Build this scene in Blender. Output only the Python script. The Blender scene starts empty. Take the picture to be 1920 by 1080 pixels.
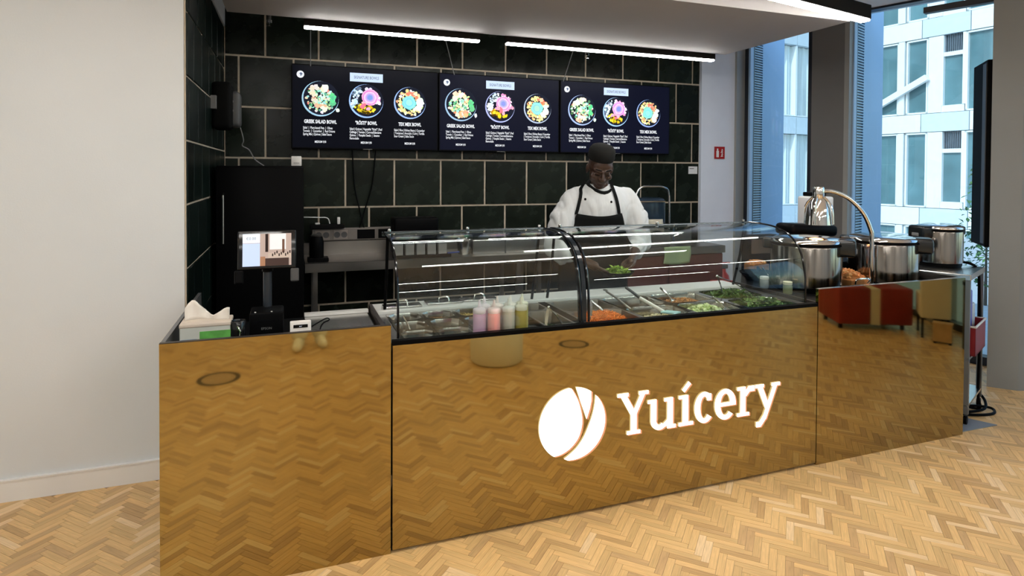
import bpy, bmesh, math, random
from mathutils import Vector, Matrix, Quaternion
from mathutils.bvhtree import BVHTree
random.seed(7)
scene = bpy.context.scene
COL = scene.collection
PI = math.pi

# ------------------------------------------------------------------ camera
FPX = 1138.0
yaw, pitch, roll = math.radians(20.0), math.radians(1.0), math.radians(0.3)
F0 = Vector((math.sin(yaw), math.cos(yaw), 0)); R0 = Vector((math.cos(yaw), -math.sin(yaw), 0)); U0 = Vector((0, 0, 1))
Fv = F0 * math.cos(pitch) - U0 * math.sin(pitch)
Uv = U0 * math.cos(pitch) + F0 * math.sin(pitch)
Rv = R0 * math.cos(roll) + Uv * math.sin(roll)
Uv = Uv * math.cos(roll) - R0 * math.sin(roll)
cam_d = bpy.data.cameras.new('camera'); cam = bpy.data.objects.new('camera', cam_d); COL.objects.link(cam)
M = Matrix(((Rv.x, Uv.x, -Fv.x), (Rv.y, Uv.y, -Fv.y), (Rv.z, Uv.z, -Fv.z))).to_4x4()
M.translation = Vector((0, 0, 1.62)); cam.matrix_world = M
cam_d.sensor_width = 36.0; cam_d.lens = FPX / 1920 * 36
cam_d.shift_y = -(540 - (322 + FPX * math.tan(pitch))) / 1920
cam_d.clip_start = 0.02; cam_d.clip_end = 300
scene.camera = cam

# ------------------------------------------------------------------ light and exposure
w = bpy.data.worlds.new('sky'); scene.world = w; w.use_nodes = True
nt = w.node_tree; nt.nodes.clear()
sky = nt.nodes.new('ShaderNodeTexSky'); sky.sky_type = 'NISHITA'; sky.sun_disc = False
sky.sun_elevation = math.radians(42); sky.sun_rotation = math.radians(250); sky.air_density = 1.2; sky.dust_density = 1.0
bg = nt.nodes.new('ShaderNodeBackground'); bg.inputs['Strength'].default_value = 0.36
wo = nt.nodes.new('ShaderNodeOutputWorld')
nt.links.new(sky.outputs[0], bg.inputs[0]); nt.links.new(bg.outputs[0], wo.inputs[0])
sun_d = bpy.data.lights.new('sun', 'SUN'); sun_d.energy = 2.7; sun_d.angle = math.radians(0.6); sun_d.color = (1, .96, .9)
sun = bpy.data.objects.new('sun', sun_d); COL.objects.link(sun); sun.location = (-20, -12, 30)
sun.rotation_euler = (Vector((0.74, 0.30, -0.62))).to_track_quat('-Z', 'Y').to_euler()
LED_STRENGTH = 40.0
scene.view_settings.view_transform = 'Standard'; scene.view_settings.look = 'None'
scene.view_settings.exposure = 0.0; scene.view_settings.gamma = 1.0
scene.view_settings.use_curve_mapping = False

# ------------------------------------------------------------------ materials
MATS = {}
def mat(name, col, rough=.5, metal=0., var=0., vscale=6., bump=0., bscale=40., emis=0., ecol=None, spec=.5, coat=0., stretch=None, rnd=0., attr=None, aniso=0., trans=0., alpha=1., rvar=0.):
    if name in MATS: return MATS[name]
    m = bpy.data.materials.new(name); m.use_nodes = True; n = m.node_tree; L = n.links
    b = n.nodes['Principled BSDF']
    b.inputs['Base Color'].default_value = (*col, 1); b.inputs['Roughness'].default_value = rough
    b.inputs['Metallic'].default_value = metal; b.inputs['Specular IOR Level'].default_value = spec
    b.inputs['Coat Weight'].default_value = coat; b.inputs['Transmission Weight'].default_value = trans
    b.inputs['Alpha'].default_value = alpha
    if emis:
        b.inputs['Emission Color'].default_value = (*(ecol or col), 1); b.inputs['Emission Strength'].default_value = emis
    tc = n.nodes.new('ShaderNodeTexCoord'); vec = tc.outputs['Object']
    if stretch:
        mp = n.nodes.new('ShaderNodeMapping'); mp.inputs['Scale'].default_value = stretch; L.new(vec, mp.inputs[0]); vec = mp.outputs[0]
    src = None
    if attr:
        a = n.nodes.new('ShaderNodeAttribute'); a.attribute_name = attr; src = a.outputs['Color']
    if var or rnd:
        hs = n.nodes.new('ShaderNodeHueSaturation'); hs.inputs['Color'].default_value = (*col, 1)
        if src: L.new(src, hs.inputs['Color'])
        tot = None
        if var:
            no = n.nodes.new('ShaderNodeTexNoise'); no.inputs['Scale'].default_value = vscale; no.inputs['Detail'].default_value = 4
            L.new(vec, no.inputs['Vector'])
            mr = n.nodes.new('ShaderNodeMapRange'); mr.inputs[1].default_value = .3; mr.inputs[2].default_value = .7
            mr.inputs[3].default_value = 1 - var; mr.inputs[4].default_value = 1 + var; L.new(no.outputs[0], mr.inputs[0]); tot = mr.outputs[0]
            if rvar:
                m3 = n.nodes.new('ShaderNodeMapRange'); m3.inputs[1].default_value = .3; m3.inputs[2].default_value = .7
                m3.inputs[3].default_value = max(0, rough - rvar); m3.inputs[4].default_value = rough + rvar
                L.new(no.outputs[0], m3.inputs[0]); L.new(m3.outputs[0], b.inputs['Roughness'])
        if rnd:
            oi = n.nodes.new('ShaderNodeObjectInfo'); m2 = n.nodes.new('ShaderNodeMapRange')
            m2.inputs[3].default_value = 1 - rnd; m2.inputs[4].default_value = 1 + rnd; L.new(oi.outputs['Random'], m2.inputs[0])
            if tot:
                mu = n.nodes.new('ShaderNodeMath'); mu.operation = 'MULTIPLY'; L.new(tot, mu.inputs[0]); L.new(m2.outputs[0], mu.inputs[1]); tot = mu.outputs[0]
            else: tot = m2.outputs[0]
        L.new(tot, hs.inputs['Value']); src = hs.outputs[0]
    if src:
        L.new(src, b.inputs['Base Color'])
        if emis and attr: L.new(src, b.inputs['Emission Color'])
    if bump:
        nb = n.nodes.new('ShaderNodeTexNoise'); nb.inputs['Scale'].default_value = bscale; nb.inputs['Detail'].default_value = 3
        L.new(vec, nb.inputs['Vector']); bp = n.nodes.new('ShaderNodeBump'); bp.inputs['Strength'].default_value = bump; bp.inputs['Distance'].default_value = .01
        L.new(nb.outputs[0], bp.inputs['Height']); L.new(bp.outputs[0], b.inputs['Normal'])
    MATS[name] = m; return m
def glass(name, tint=(.95, .98, .97), ior=1.45):
    if name in MATS: return MATS[name]
    m = bpy.data.materials.new(name); m.use_nodes = True; n = m.node_tree; n.nodes.clear(); L = n.links
    o = n.nodes.new('ShaderNodeOutputMaterial'); mx = n.nodes.new('ShaderNodeMixShader'); lw = n.nodes.new('ShaderNodeLayerWeight'); lw.inputs[0].default_value = .5; f0 = ((ior - 1) / (ior + 1)) ** 2; pw = n.nodes.new('ShaderNodeMath'); pw.operation = 'POWER'; pw.inputs[1].default_value = 5.0; fr = n.nodes.new('ShaderNodeMath'); fr.operation = 'MULTIPLY_ADD'; fr.inputs[1].default_value = 1 - f0; fr.inputs[2].default_value = f0; L.new(lw.outputs['Facing'], pw.inputs[0]); L.new(pw.outputs[0], fr.inputs[0])
    t = n.nodes.new('ShaderNodeBsdfTransparent'); t.inputs[0].default_value = (*tint, 1)
    g = n.nodes.new('ShaderNodeBsdfGlossy'); g.inputs['Roughness'].default_value = 0.0; g.inputs[0].default_value = (1, 1, 1, 1)
    L.new(fr.outputs[0], mx.inputs[0]); L.new(t.outputs[0], mx.inputs[1]); L.new(g.outputs[0], mx.inputs[2]); L.new(mx.outputs[0], o.inputs[0])
    MATS[name] = m; return m
def emit(name, col, s):
    return mat(name, tuple(c * .3 for c in col), .3, emis=s, ecol=col, spec=.05)
def plank_mat():
    m = bpy.data.materials.new('oak_plank'); m.use_nodes = True; n = m.node_tree; L = n.links; b = n.nodes['Principled BSDF']
    a = n.nodes.new('ShaderNodeAttribute'); a.attribute_name = 'tint'
    uv = n.nodes.new('ShaderNodeUVMap'); mp = n.nodes.new('ShaderNodeMapping'); mp.inputs['Scale'].default_value = (9, 150, 1); L.new(uv.outputs[0], mp.inputs[0])
    no = n.nodes.new('ShaderNodeTexNoise'); no.inputs['Scale'].default_value = 1.0; no.inputs['Detail'].default_value = 5; no.inputs['Distortion'].default_value = .6; L.new(mp.outputs[0], no.inputs['Vector'])
    mr = n.nodes.new('ShaderNodeMapRange'); mr.inputs[1].default_value = .3; mr.inputs[2].default_value = .7; mr.inputs[3].default_value = .84; mr.inputs[4].default_value = 1.1; L.new(no.outputs[0], mr.inputs[0])
    hs = n.nodes.new('ShaderNodeHueSaturation'); L.new(a.outputs['Color'], hs.inputs['Color']); L.new(mr.outputs[0], hs.inputs['Value'])
    L.new(hs.outputs[0], b.inputs['Base Color'])
    b.inputs['Roughness'].default_value = .36; b.inputs['Specular IOR Level'].default_value = .45
    bp = n.nodes.new('ShaderNodeBump'); bp.inputs['Strength'].default_value = .06; bp.inputs['Distance'].default_value = .002; L.new(no.outputs[0], bp.inputs['Height']); L.new(bp.outputs[0], b.inputs['Normal'])
    MATS['oak'] = m; return m

white_wall = mat('white_paint', (.70, .735, .76), .7, var=.03, vscale=1.5, bump=.05, bscale=120)
white_trim = mat('white_trim_paint', (.82, .82, .81), .4, var=.01)
pillar_white = mat('pillar_paint', (.74, .80, .92), .6, var=.02)
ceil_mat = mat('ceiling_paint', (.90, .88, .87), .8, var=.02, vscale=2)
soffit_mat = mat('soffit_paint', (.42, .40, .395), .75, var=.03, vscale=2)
grout = mat('beige_grout', (.47, .40, .31), .85, var=.1, vscale=20)
tile_m = mat('dark_green_glazed_tile', (.0065, .0095, .0064), .26, var=.55, vscale=5, rnd=.5, bump=.10, bscale=14, spec=.17, rvar=.06)
tile_side = mat('dark_green_side_tile', (.0032, .0075, .006), .32, var=.25, vscale=5, rnd=.3, bump=.1, bscale=14, spec=.18)
gold = mat('bronze_mirror', (.375, .285, .115), .034, metal=1.0, var=.03, vscale=1.5)
steel = mat('brushed_steel', (.62, .61, .59), .24, metal=1., var=.03, vscale=4, rvar=.03)
steel_dark = mat('worn_steel', (.27, .255, .24), .34, metal=1., var=.08, vscale=5, rvar=.06)
hinge_m = mat('hinge_plastic', (.010, .012, .013), .25, var=.05, spec=.5)
brushed = mat('pot_steel', (.36, .33, .30), .15, metal=1., var=.16, vscale=5, stretch=(9, 9, .15), rvar=.06)
chrome = mat('polished_steel', (.80, .79, .77), .08, metal=1., var=.03, vscale=4)
pan_steel = mat('pan_steel', (.47, .46, .44), .14, metal=1., var=.05, vscale=12)
white_steel = mat('white_enamel', (.66, .66, .65), .3, var=.03)
black = mat('black_plastic', (.0028, .0028, .0032), .42, var=.1, spec=.05)
black_gloss = mat('black_gloss', (.006, .006, .007), .12, var=.05)
black_matte = mat('black_matte', (.004, .004, .004), .75, var=.1, spec=.1)
dark_grey = mat('dark_grey', (.06, .06, .062), .5, var=.08)
mid_grey = mat('mid_grey', (.20, .20, .20), .55, var=.05)
col_grey = mat('column_grey', (.30, .30, .285), .6, var=.03, vscale=3)
col_dark = mat('column_dark_grey', (.15, .145, .14), .6, var=.04, vscale=3)
alu = mat('window_frame_dark', (.02, .024, .035), .4, metal=.3, var=.05)
skylit_fin = mat('skylit_facade_metal', (.34, .50, .72), .45, metal=.1, var=.04, vscale=2)  # pale metal; the blue of the skylight is put into its colour
pane_g = glass('window_glass', (.80, .92, .97), 1.45)
disp_g = glass('display_glass', (.93, .97, .955), 1.5)
red = mat('red_paint', (.42, .012, .012), .3, var=.06)
dark_red = mat('dark_red_laminate', (.10, .022, .016), .4, var=.15)
cream = mat('cream', (.72, .66, .52), .6, var=.05)
led = emit('led_diffuser', (1, .975, .925), LED_STRENGTH)
sign_w = emit('sign_white', (1, .97, .92), 1.7)
oak = plank_mat()

# ------------------------------------------------------------------ mesh helpers
def link(o, parent=None):
    COL.objects.link(o)
    if parent: o.parent = parent
    return o
class MB:
    def __init__(s): s.v = []; s.f = []; s.c = []
    def add(s, vs, fs, col=None):
        o = len(s.v); s.v += [tuple(x) for x in vs]; s.f += [tuple(i + o for i in f) for f in fs]
        if col is not None: s.c += [col] * len(vs)
        return s
    def box(s, x0, x1, y0, y1, z0, z1, M=None, col=None):
        vs = [Vector((x, y, z)) for z in (z0, z1) for y in (y0, y1) for x in (x0, x1)]
        if M: vs = [M @ q for q in vs]
        return s.add(vs, [(0, 2, 3, 1), (4, 5, 7, 6), (0, 1, 5, 4), (2, 6, 7, 3), (0, 4, 6, 2), (1, 3, 7, 5)], col)
    def rbox(s, x0, x1, y0, y1, z0, z1, r=.01, seg=2, M=None, col=None):
        bm = bmesh.new(); bmesh.ops.create_cube(bm, size=1)
        for q in bm.verts: q.co = Vector(((x0 + x1) / 2 + q.co.x * (x1 - x0), (y0 + y1) / 2 + q.co.y * (y1 - y0), (z0 + z1) / 2 + q.co.z * (z1 - z0)))
        bmesh.ops.bevel(bm, geom=bm.edges[:], offset=r, segments=seg, profile=.5, affect='EDGES')
        bm.verts.index_update(); vs = [q.co.copy() for q in bm.verts]
        if M: vs = [M @ q for q in vs]
        s.add(vs, [tuple(q.index for q in f.verts) for f in bm.faces], col); bm.free(); return s
    def prism(s, poly, z0, z1, M=None, col=None):
        n = len(poly); vs = [Vector((p[0], p[1], z0)) for p in poly] + [Vector((p[0], p[1], z1)) for p in poly]
        if M: vs = [M @ q for q in vs]
        return s.add(vs, [tuple(range(n - 1, -1, -1)), tuple(range(n, 2 * n))] + [(i, (i + 1) % n, n + (i + 1) % n, n + i) for i in range(n)], col)
    def tube(s, path, r, n=8, closed=False, col=None, caps=True):
        P = [Vector(p) for p in path]; k = len(P); rr = r if hasattr(r, '__len__') else [r] * k
        vs = []; prev = None
        for i in range(k):
            if closed: t = P[(i + 1) % k] - P[i - 1]
            else: t = P[min(i + 1, k - 1)] - P[max(i - 1, 0)]
            t.normalize()
            if prev is None:
                a = Vector((0, 0, 1)) if abs(t.z) < .9 else Vector((1, 0, 0)); u = t.cross(a).normalized()
            else: u = (prev - t * prev.dot(t)).normalized()
            prev = u; b = t.cross(u)
            for j in range(n):
                an = 2 * PI * j / n; vs.append(P[i] + (u * math.cos(an) + b * math.sin(an)) * rr[i])
        fs = []
        for i in range(k if closed else k - 1):
            i2 = (i + 1) % k
            for j in range(n): fs.append((i * n + j, i * n + (j + 1) % n, i2 * n + (j + 1) % n, i2 * n + j))
        if not closed and caps: fs += [tuple(range(n - 1, -1, -1)), tuple(range((k - 1) * n, k * n))]
        return s.add(vs, fs, col)
    def lathe(s, prof, n=24, M=None, cap=True, col=None, sx=1, sy=1):
        vs = []
        for r, z in prof:
            for j in range(n): a = 2 * PI * j / n; vs.append(Vector((r * sx * math.cos(a), r * sy * math.sin(a), z)))
        k = len(prof); fs = []
        for i in range(k - 1):
            for j in range(n): fs.append((i * n + j, i * n + (j + 1) % n, (i + 1) * n + (j + 1) % n, (i + 1) * n + j))
        if cap: fs += [tuple(range(n - 1, -1, -1)), tuple(range((k - 1) * n, k * n))]
        if M: vs = [M @ q for q in vs]
        return s.add(vs, fs, col)
    def ell(s, c, r, M=None, nu=12, nv=8, col=None):
        prof = [(math.sin(PI * (i + .02) / (nv + .04)), -math.cos(PI * (i + .02) / (nv + .04))) for i in range(nv + 1)]
        T = Matrix.Translation(Vector(c)) @ (M.to_4x4() if M else Matrix.Identity(4)) @ Matrix.Diagonal((*r, 1))
        return s.lathe(prof, nu, T, True, col)
    def cap(s, p0, p1, r0, r1, n=10, col=None):     # closed tapered capsule
        p0 = Vector(p0); p1 = Vector(p1); d = p1 - p0; L = d.length; d.normalize()
        prof = []
        for i in range(5): a = PI / 2 * i / 4; prof.append((max(1e-4, r0 * math.sin(a)), -r0 * math.cos(a)))
        for i in range(5): a = PI / 2 * i / 4; prof.append((max(1e-4, r1 * math.cos(a)), L + r1 * math.sin(a)))
        T = Matrix.Translation(p0) @ d.to_track_quat('Z', 'Y').to_matrix().to_4x4()
        return s.lathe(prof, n, T, True, col)
    def mesh(s, name, m=None, smooth=False, sharp=40):
        me = bpy.data.meshes.new(name); me.from_pydata(s.v, [], s.f); me.update()
        bm = bmesh.new(); bm.from_mesh(me); bmesh.ops.recalc_face_normals(bm, faces=bm.faces[:]); bm.to_mesh(me); bm.free()
        if m: me.materials.append(m)
        if s.c:
            at = me.color_attributes.new('tint', 'FLOAT_COLOR', 'POINT')
            for i, c in enumerate(s.c): at.data[i].color = (*c, 1)
        if smooth:
            me.shade_smooth(); me.set_sharp_from_angle(angle=math.radians(sharp))
        return me
    def build(s, name, m, parent=None, smooth=False, sharp=40, loc=None, rot=None):
        o = bpy.data.objects.new(name, s.mesh(name, m, smooth, sharp)); link(o, parent)
        if loc: o.location = loc
        if rot: o.rotation_euler = rot
        return o
def tag(o, label=None, cat=None, group=None, kind=None):
    if label: o['label'] = label
    if cat: o['category'] = cat
    if group: o['group'] = group
    if kind: o['kind'] = kind
    return o
def thing(name, loc, label, cat, group=None, rz=0):
    o = bpy.data.objects.new(name, None); o.empty_display_size = .05; link(o); o.location = loc; o.rotation_euler = (0, 0, rz)
    return tag(o, label, cat, group)
def struct(name, mb, m, parent=None, **k):
    o = mb.build(name, m, parent, **k)
    if not parent: o['kind'] = 'structure'
    return o
def RZ(a, c=(0, 0, 0)): return Matrix.Translation(Vector(c)) @ Matrix.Rotation(a, 4, 'Z')
def smooth_path(pts, k=6):
    P = [Vector(p) for p in pts]; out = []
    for i in range(len(P) - 1):
        a = P[max(i - 1, 0)]; b = P[i]; c = P[i + 1]; d = P[min(i + 2, len(P) - 1)]
        for j in range(k):
            t = j / k
            out.append(.5 * ((2 * b) + (-a + c) * t + (2 * a - 5 * b + 4 * c - d) * t * t + (-a + 3 * b - 3 * c + d) * t ** 3))
    return out + [P[-1]]
TMP = bpy.data.scenes.new('workbench')     # holds throw-away objects while their meshes are evaluated
def tmp_graph():
    with bpy.context.temp_override(scene=TMP, view_layer=TMP.view_layers[0]):
        return bpy.context.evaluated_depsgraph_get()
def text_mesh(body, size, sx=1., bold=0., align='CENTER', spacing=1.):
    cu = bpy.data.curves.new('lettering', 'FONT'); cu.body = body; cu.size = size; cu.align_x = align; cu.offset = bold; cu.resolution_u = 2; cu.space_line = spacing
    o = bpy.data.objects.new('lettering', cu); TMP.collection.objects.link(o); dg = tmp_graph()
    me = bpy.data.meshes.new_from_object(o.evaluated_get(dg)); bpy.data.objects.remove(o); bpy.data.curves.remove(cu)
    me.transform(Matrix.Diagonal((sx, 1, 1, 1)))
    return me
def flat_text(name, body, size, loc, m, parent, sx=1., bold=0., align='CENTER', spacing=1., rot=(PI / 2, 0, 0)):
    me = text_mesh(body, size, sx, bold, align, spacing); me.materials.clear(); me.materials.append(m)
    o = bpy.data.objects.new(name, me); link(o, parent); o.location = loc; o.rotation_euler = rot; return o
def remesh(mb, voxel, smooth_it=4, noise=None):
    me = mb.mesh('tmp'); o = bpy.data.objects.new('tmp', me); TMP.collection.objects.link(o)
    r = o.modifiers.new('r', 'REMESH'); r.mode = 'VOXEL'; r.voxel_size = voxel
    s = o.modifiers.new('s', 'SMOOTH'); s.factor = .5; s.iterations = smooth_it
    dg = tmp_graph(); out = bpy.data.meshes.new_from_object(o.evaluated_get(dg))
    bpy.data.objects.remove(o); bpy.data.meshes.remove(me)
    out.shade_smooth(); return out
# ================================================================== SETTING
YF = 2.561          # counter front plane
XL = -0.52          # side wall plane
YB = 5.50           # back wall plane
CEIL = 3.20
T20 = math.radians(20); FE = Vector((-math.sin(T20), math.cos(T20), 0)); FN = Vector((math.cos(T20), math.sin(T20), 0)); FP0 = Vector((5.53, 3.53, 0))
def fac(s, d, z): return FP0 + FE * s + FN * d + Vector((0, 0, z))
FM = Matrix.Translation(FP0) @ Matrix(((FN.x, FE.x, 0), (FN.y, FE.y, 0), (0, 0, 1))).to_4x4()   # local x = outward, y = along (deeper), z up
def fx(y): return 5.53 + (3.53 - y) * math.tan(T20)

# ---- floor: slab, herringbone planks
sub = mat('oak_underlay', (.30, .19, .09), .6, var=.15, vscale=8)
floor = struct('floor', MB().prism([(-4.2, -6.2), (fx(-6.2) + .1, -6.2), (fx(5.9) + .1, 5.9), (-4.2, 5.9)], -.2, -.004), sub)
PL, PW, PT = .160, .032, .004
tints = []
for k in range(12):
    b = random.uniform(.88, 1.09); wv = random.uniform(-.03, .03)
    tints.append(((.765 + wv) * b, (.50 + wv * .5) * b, (.22 + wv * .1) * b))
tints[2] = (.56, .345, .15); tints[7] = (.60, .38, .18); tints[5] = (.86, .62, .35)
def plank_geo(u0):
    g = .0006
    vs = [(g, g, -PT), (PL - g, g, -PT), (PL - g, PW - g, -PT), (g, PW - g, -PT), (g, g, 0), (PL - g, g, 0), (PL - g, PW - g, 0), (g, PW - g, 0)]
    return vs, [(4, 5, 6, 7), (0, 1, 5, 4), (1, 2, 6, 5), (2, 3, 7, 6), (3, 0, 4, 7)]
def plank_uv(me, n, offs):
    uvl = me.uv_layers.new(name='UVMap'); d = uvl.data
    for p in me.polygons:
        ox, oy = offs[p.index // 5]
        for li in p.loop_indices:
            q = (me.loops[li].vertex_index) % 8
            d[li].uv = (ox + (PL if q in (1, 2, 5, 6) else 0), oy + (PW if q in (2, 3, 6, 7) else 0))
var_mesh = []
for k, t in enumerate(tints):
    m_ = MB(); v_, f_ = plank_geo(0); m_.add(v_, f_, t); me = bpy.data.meshes.new('plank'); me.from_pydata(m_.v, [], m_.f); me.materials.append(oak)
    at = me.color_attributes.new('tint', 'FLOAT_COLOR', 'POINT')
    for i in range(8): at.data[i].color = (*t, 1)
    plank_uv(me, 1, [(random.random() * 9, random.random() * 9)]); var_mesh.append(me)
n_ = 5; C45 = math.radians(45)
allp = []
ORX, ORY = 0.968 - .02, 2.42
for a in range(-270, 270):
    for b in range(-46, 46):
        for kind in (0, 1):
            gx, gy = a + n_ * b, a - n_ * b
            if kind == 0: p = (gx * PW, gy * PW); ang = 0
            else: p = ((gx + n_ + 1) * PW, (gy + 1 - n_) * PW); ang = PI / 2
            c, s_ = math.cos(C45), math.sin(C45)
            ax, ay = ORX + p[0] * c - p[1] * s_, ORY + p[0] * s_ + p[1] * c
            th = C45 + ang
            mx, my = ax + PL / 2 * math.cos(th) - PW / 2 * math.sin(th), ay + PL / 2 * math.sin(th) + PW / 2 * math.cos(th)
            if my < -2.4 or mx < -3.0 or mx > fx(my) - .1: continue
            if my > 3.66 and mx < 4.3: continue
            if my > 4.6: continue
            if -.44 < mx < 3.9 and my > 2.75: continue
            if mx <= -.44 and my > 3.64: continue
            allp.append((ax, ay, th, mx, my))
def inview(mx, my):
    d = mx * F0.x + my * F0.y; r = mx * R0.x + my * R0.y
    if d < .5: return False
    u, v = 960 + FPX * r / d, 326 + FPX * 1.62 / d
    if not (-20 < u < 1940 and v < 1100): return False
    return my < 2.50 or mx < -.47 or mx > 3.95
vis = sorted([p for p in allp if inview(p[3], p[4])], key=lambda p: p[3] ** 2 + p[4] ** 2)
near = set(id(p) for p in vis[:300])
big = MB(); offs = []
for i, p in enumerate(allp):
    t = random.randrange(len(tints))
    if id(p) in near:
        o = bpy.data.objects.new('plank', var_mesh[t]); link(o, floor); o.location = (p[0], p[1], random.uniform(-.0003, .0003)); o.rotation_euler = (0, 0, p[2])
    else:
        v_, f_ = plank_geo(0); c, s_ = math.cos(p[2]), math.sin(p[2])
        big.add([(p[0] + x * c - y * s_, p[1] + x * s_ + y * c, z) for x, y, z in v_], f_, tints[t]); offs.append((random.random() * 9, random.random() * 9))
me = bpy.data.meshes.new('planks'); me.from_pydata(big.v, [], big.f); me.materials.append(oak)
at = me.color_attributes.new('tint', 'FLOAT_COLOR', 'POINT'); flat = []
for c in big.c: flat += [*c, 1.0]
at.data.foreach_set('color', flat); plank_uv(me, 0, offs)
o = link(bpy.data.objects.new('planks', me), floor); o['kind'] = 'stuff'
struct('floor_kitchen', MB().box(-.52, 4.2, 3.4, 5.5, -.02, -.002), mat('kitchen_floor', (.05, .05, .05), .5, var=.15))

# ---- walls
struct('wall_left', MB().box(-4.2, XL - .01, 3.60, 5.9, 0, CEIL), white_wall)
bb = MB(); bb.box(-4.2, XL - .002, 3.585, 3.60, 0, .105); bb.box(-4.2, XL - .002, 3.580, 3.60, .10, .108)
struct('baseboard_left', bb, white_trim)
struct('wall_far_left', MB().box(-4.3, -4.2, -6.2, 3.6, 0, CEIL), white_wall)
struct('wall_behind', MB().box(-4.3, fx(-6.2) + .2, -6.3, -6.2, 0, CEIL), white_wall)
wall_side = struct('wall_side', MB().box(XL - .009, XL - .001, 3.602, YB, 0, CEIL), grout)
struct('trim_1', MB().box(XL - .001, XL + .012, 3.7, YB, 2.80, CEIL), mat('grey_paint', (.42, .42, .42), .7, var=.03))
wall_back = struct('wall_back', MB().box(XL - .01, 4.16, YB + .001, YB + .2, 0, CEIL), grout)
TC = {}
def tile_mesh(wd, ht, m):
    k = (round(wd, 3), round(ht, 3), m.name)
    if k not in TC:
        b = MB(); w_, h_, t, e = wd / 2, ht / 2, .007, .004
        vs = [(-w_, 0, -h_), (w_, 0, -h_), (w_, 0, h_), (-w_, 0, h_), (-w_ + e, -t, -h_ + e), (w_ - e, -t, -h_ + e), (w_ - e, -t, h_ - e), (-w_ + e, -t, h_ - e)]
        b.add(vs, [(4, 5, 6, 7), (0, 1, 5, 4), (1, 2, 6, 5), (2, 3, 7, 6), (3, 0, 4, 7)]); TC[k] = b.mesh('tile', m)
    return TC[k]
def tiles(parent, axis, pos, u_lo, u_hi, z_lo, z_hi, zref, uref, mod, gap, m, modz=None):
    modz = modz or mod
    for k in range(-4, 9):
        zt = zref - k * modz; zb = zt - modz
        a, b = max(zb + gap / 2, z_lo), min(zt - gap / 2, z_hi)
        if b - a < .02: continue
        off = uref[k % 2]; j0 = int((u_lo - off) // mod) - 1
        for j in range(j0, j0 + int((u_hi - u_lo) / mod) + 4):
            l, r = max(off + j * mod + gap / 2, u_lo), min(off + (j + 1) * mod - gap / 2, u_hi)
            if r - l < .015: continue
            o = bpy.data.objects.new('tile', tile_mesh(r - l, b - a, m)); link(o, parent)
            j1 = random.gauss(0, .004); j2 = random.gauss(0, .004)
            if axis == 'Y': o.location = ((l + r) / 2, pos, (a + b) / 2); o.rotation_euler = (j1, 0, j2)
            else: o.location = (pos, (l + r) / 2, (a + b) / 2); o.rotation_euler = (j1, 0, PI / 2 + j2)
tiles(wall_back, 'Y', YB, XL + .012, 4.152, .0, 3.1, 2.57, (-.406, -.202), .4265, .015, tile_m, .4225)
tiles(wall_side, 'X', XL, 3.606, YB - .012, .0, 2.80, 2.456, (3.82, 3.65), .336, .010, tile_side, .3395)
# white pillar at the end of the tiled wall
struct('wall_pillar', MB().box(4.156, 4.60, 5.46, 5.75, 0, CEIL), pillar_white)
struct('column', MB().box(-.22, 0, 2.11, 2.38, 0, CEIL, FM), col_grey)
# ---- ceiling and dropped panel
struct('ceiling', MB().prism([(-4.3, -6.3), (fx(-6.3) + .2, -6.3), (fx(5.9) + .2, 5.9), (-4.3, 5.9)], CEIL, CEIL + .15), ceil_mat)
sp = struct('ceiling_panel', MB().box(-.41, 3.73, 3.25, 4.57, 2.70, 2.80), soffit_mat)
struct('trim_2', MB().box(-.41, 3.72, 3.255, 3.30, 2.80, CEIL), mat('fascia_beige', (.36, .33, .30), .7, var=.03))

# ---- facade with windows
def window(i, s0, s1, fin=True, blind=True):
    r = bpy.data.objects.new('window_%d' % i, None); link(r); r['kind'] = 'structure'
    f = MB(); fr = .055
    f.box(-.05, .06, s1 - fr, s1, 0, CEIL, FM); f.box(-.05, .06, s0, s0 + fr, 0, CEIL, FM); f.box(-.05, .06, s0, s1, 0, .07, FM); f.box(-.05, .06, s0, s1, CEIL - .02, CEIL, FM)
    f.build('window_frame', alu, r)
    MB().box(-.004, .004, s0 + fr, s1 - fr, .07, CEIL - .02, FM).build('pane', pane_g, r)
    if fin:
        g = MB(); g.box(-.056, .012, s1 - fr - .012, s1 - fr + .01, 0, CEIL, FM); g.build('reveal', skylit_fin, r)
        g = MB(); g.box(.06, .285, s1 - .02, s1 + .06, -.6, 3.4, FM); g.build('guide_rail', alu, r)
        g = MB(); g.box(.285, .80, s1 - .03, s1 + .06, -.6, 3.4, FM); g.build('fin', skylit_fin, r)
        if blind:
            b = MB(); z = .25
            while z < 3.2:
                b.box(.065, .275, s1 - .040, s1 - .018, z, z + .013, FM); z += .028
            o = b.build('blind_slats', mat('blind_slat', (.46, .60, .72), .5, var=.05), r); o['kind'] = 'stuff'
    return r
window(1, 1.36, 2.11); window(2, -.28, 1.04); window(3, -3.2, -.62, False); window(4, -5.9, -3.3, False); window(5, -8.6, -6.0, False)
cb = MB(); cb.box(-.14, 0, 1.03, 1.34, 0, CEIL, FM); struct('column', cb, col_dark)
struct('column_lit_face', MB().box(-.142, -.02, .985, 1.029, 0, CEIL, FM), col_grey)  # paler strip added as the column's lit side, light put into its colour
struct('wall_right', MB().box(-.06, .2, -.62, -.28, 0, CEIL, FM), col_grey)
struct('wall_right_end', MB().box(-.06, .2, -10.6, -8.6, 0, CEIL, FM), white_wall)
struct('trim_3', MB().box(-.06, .2, -3.3, -3.2, 0, CEIL, FM), col_grey); struct('trim_4', MB().box(-.06, .2, -6.0, -5.9, 0, CEIL, FM), col_grey)
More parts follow.
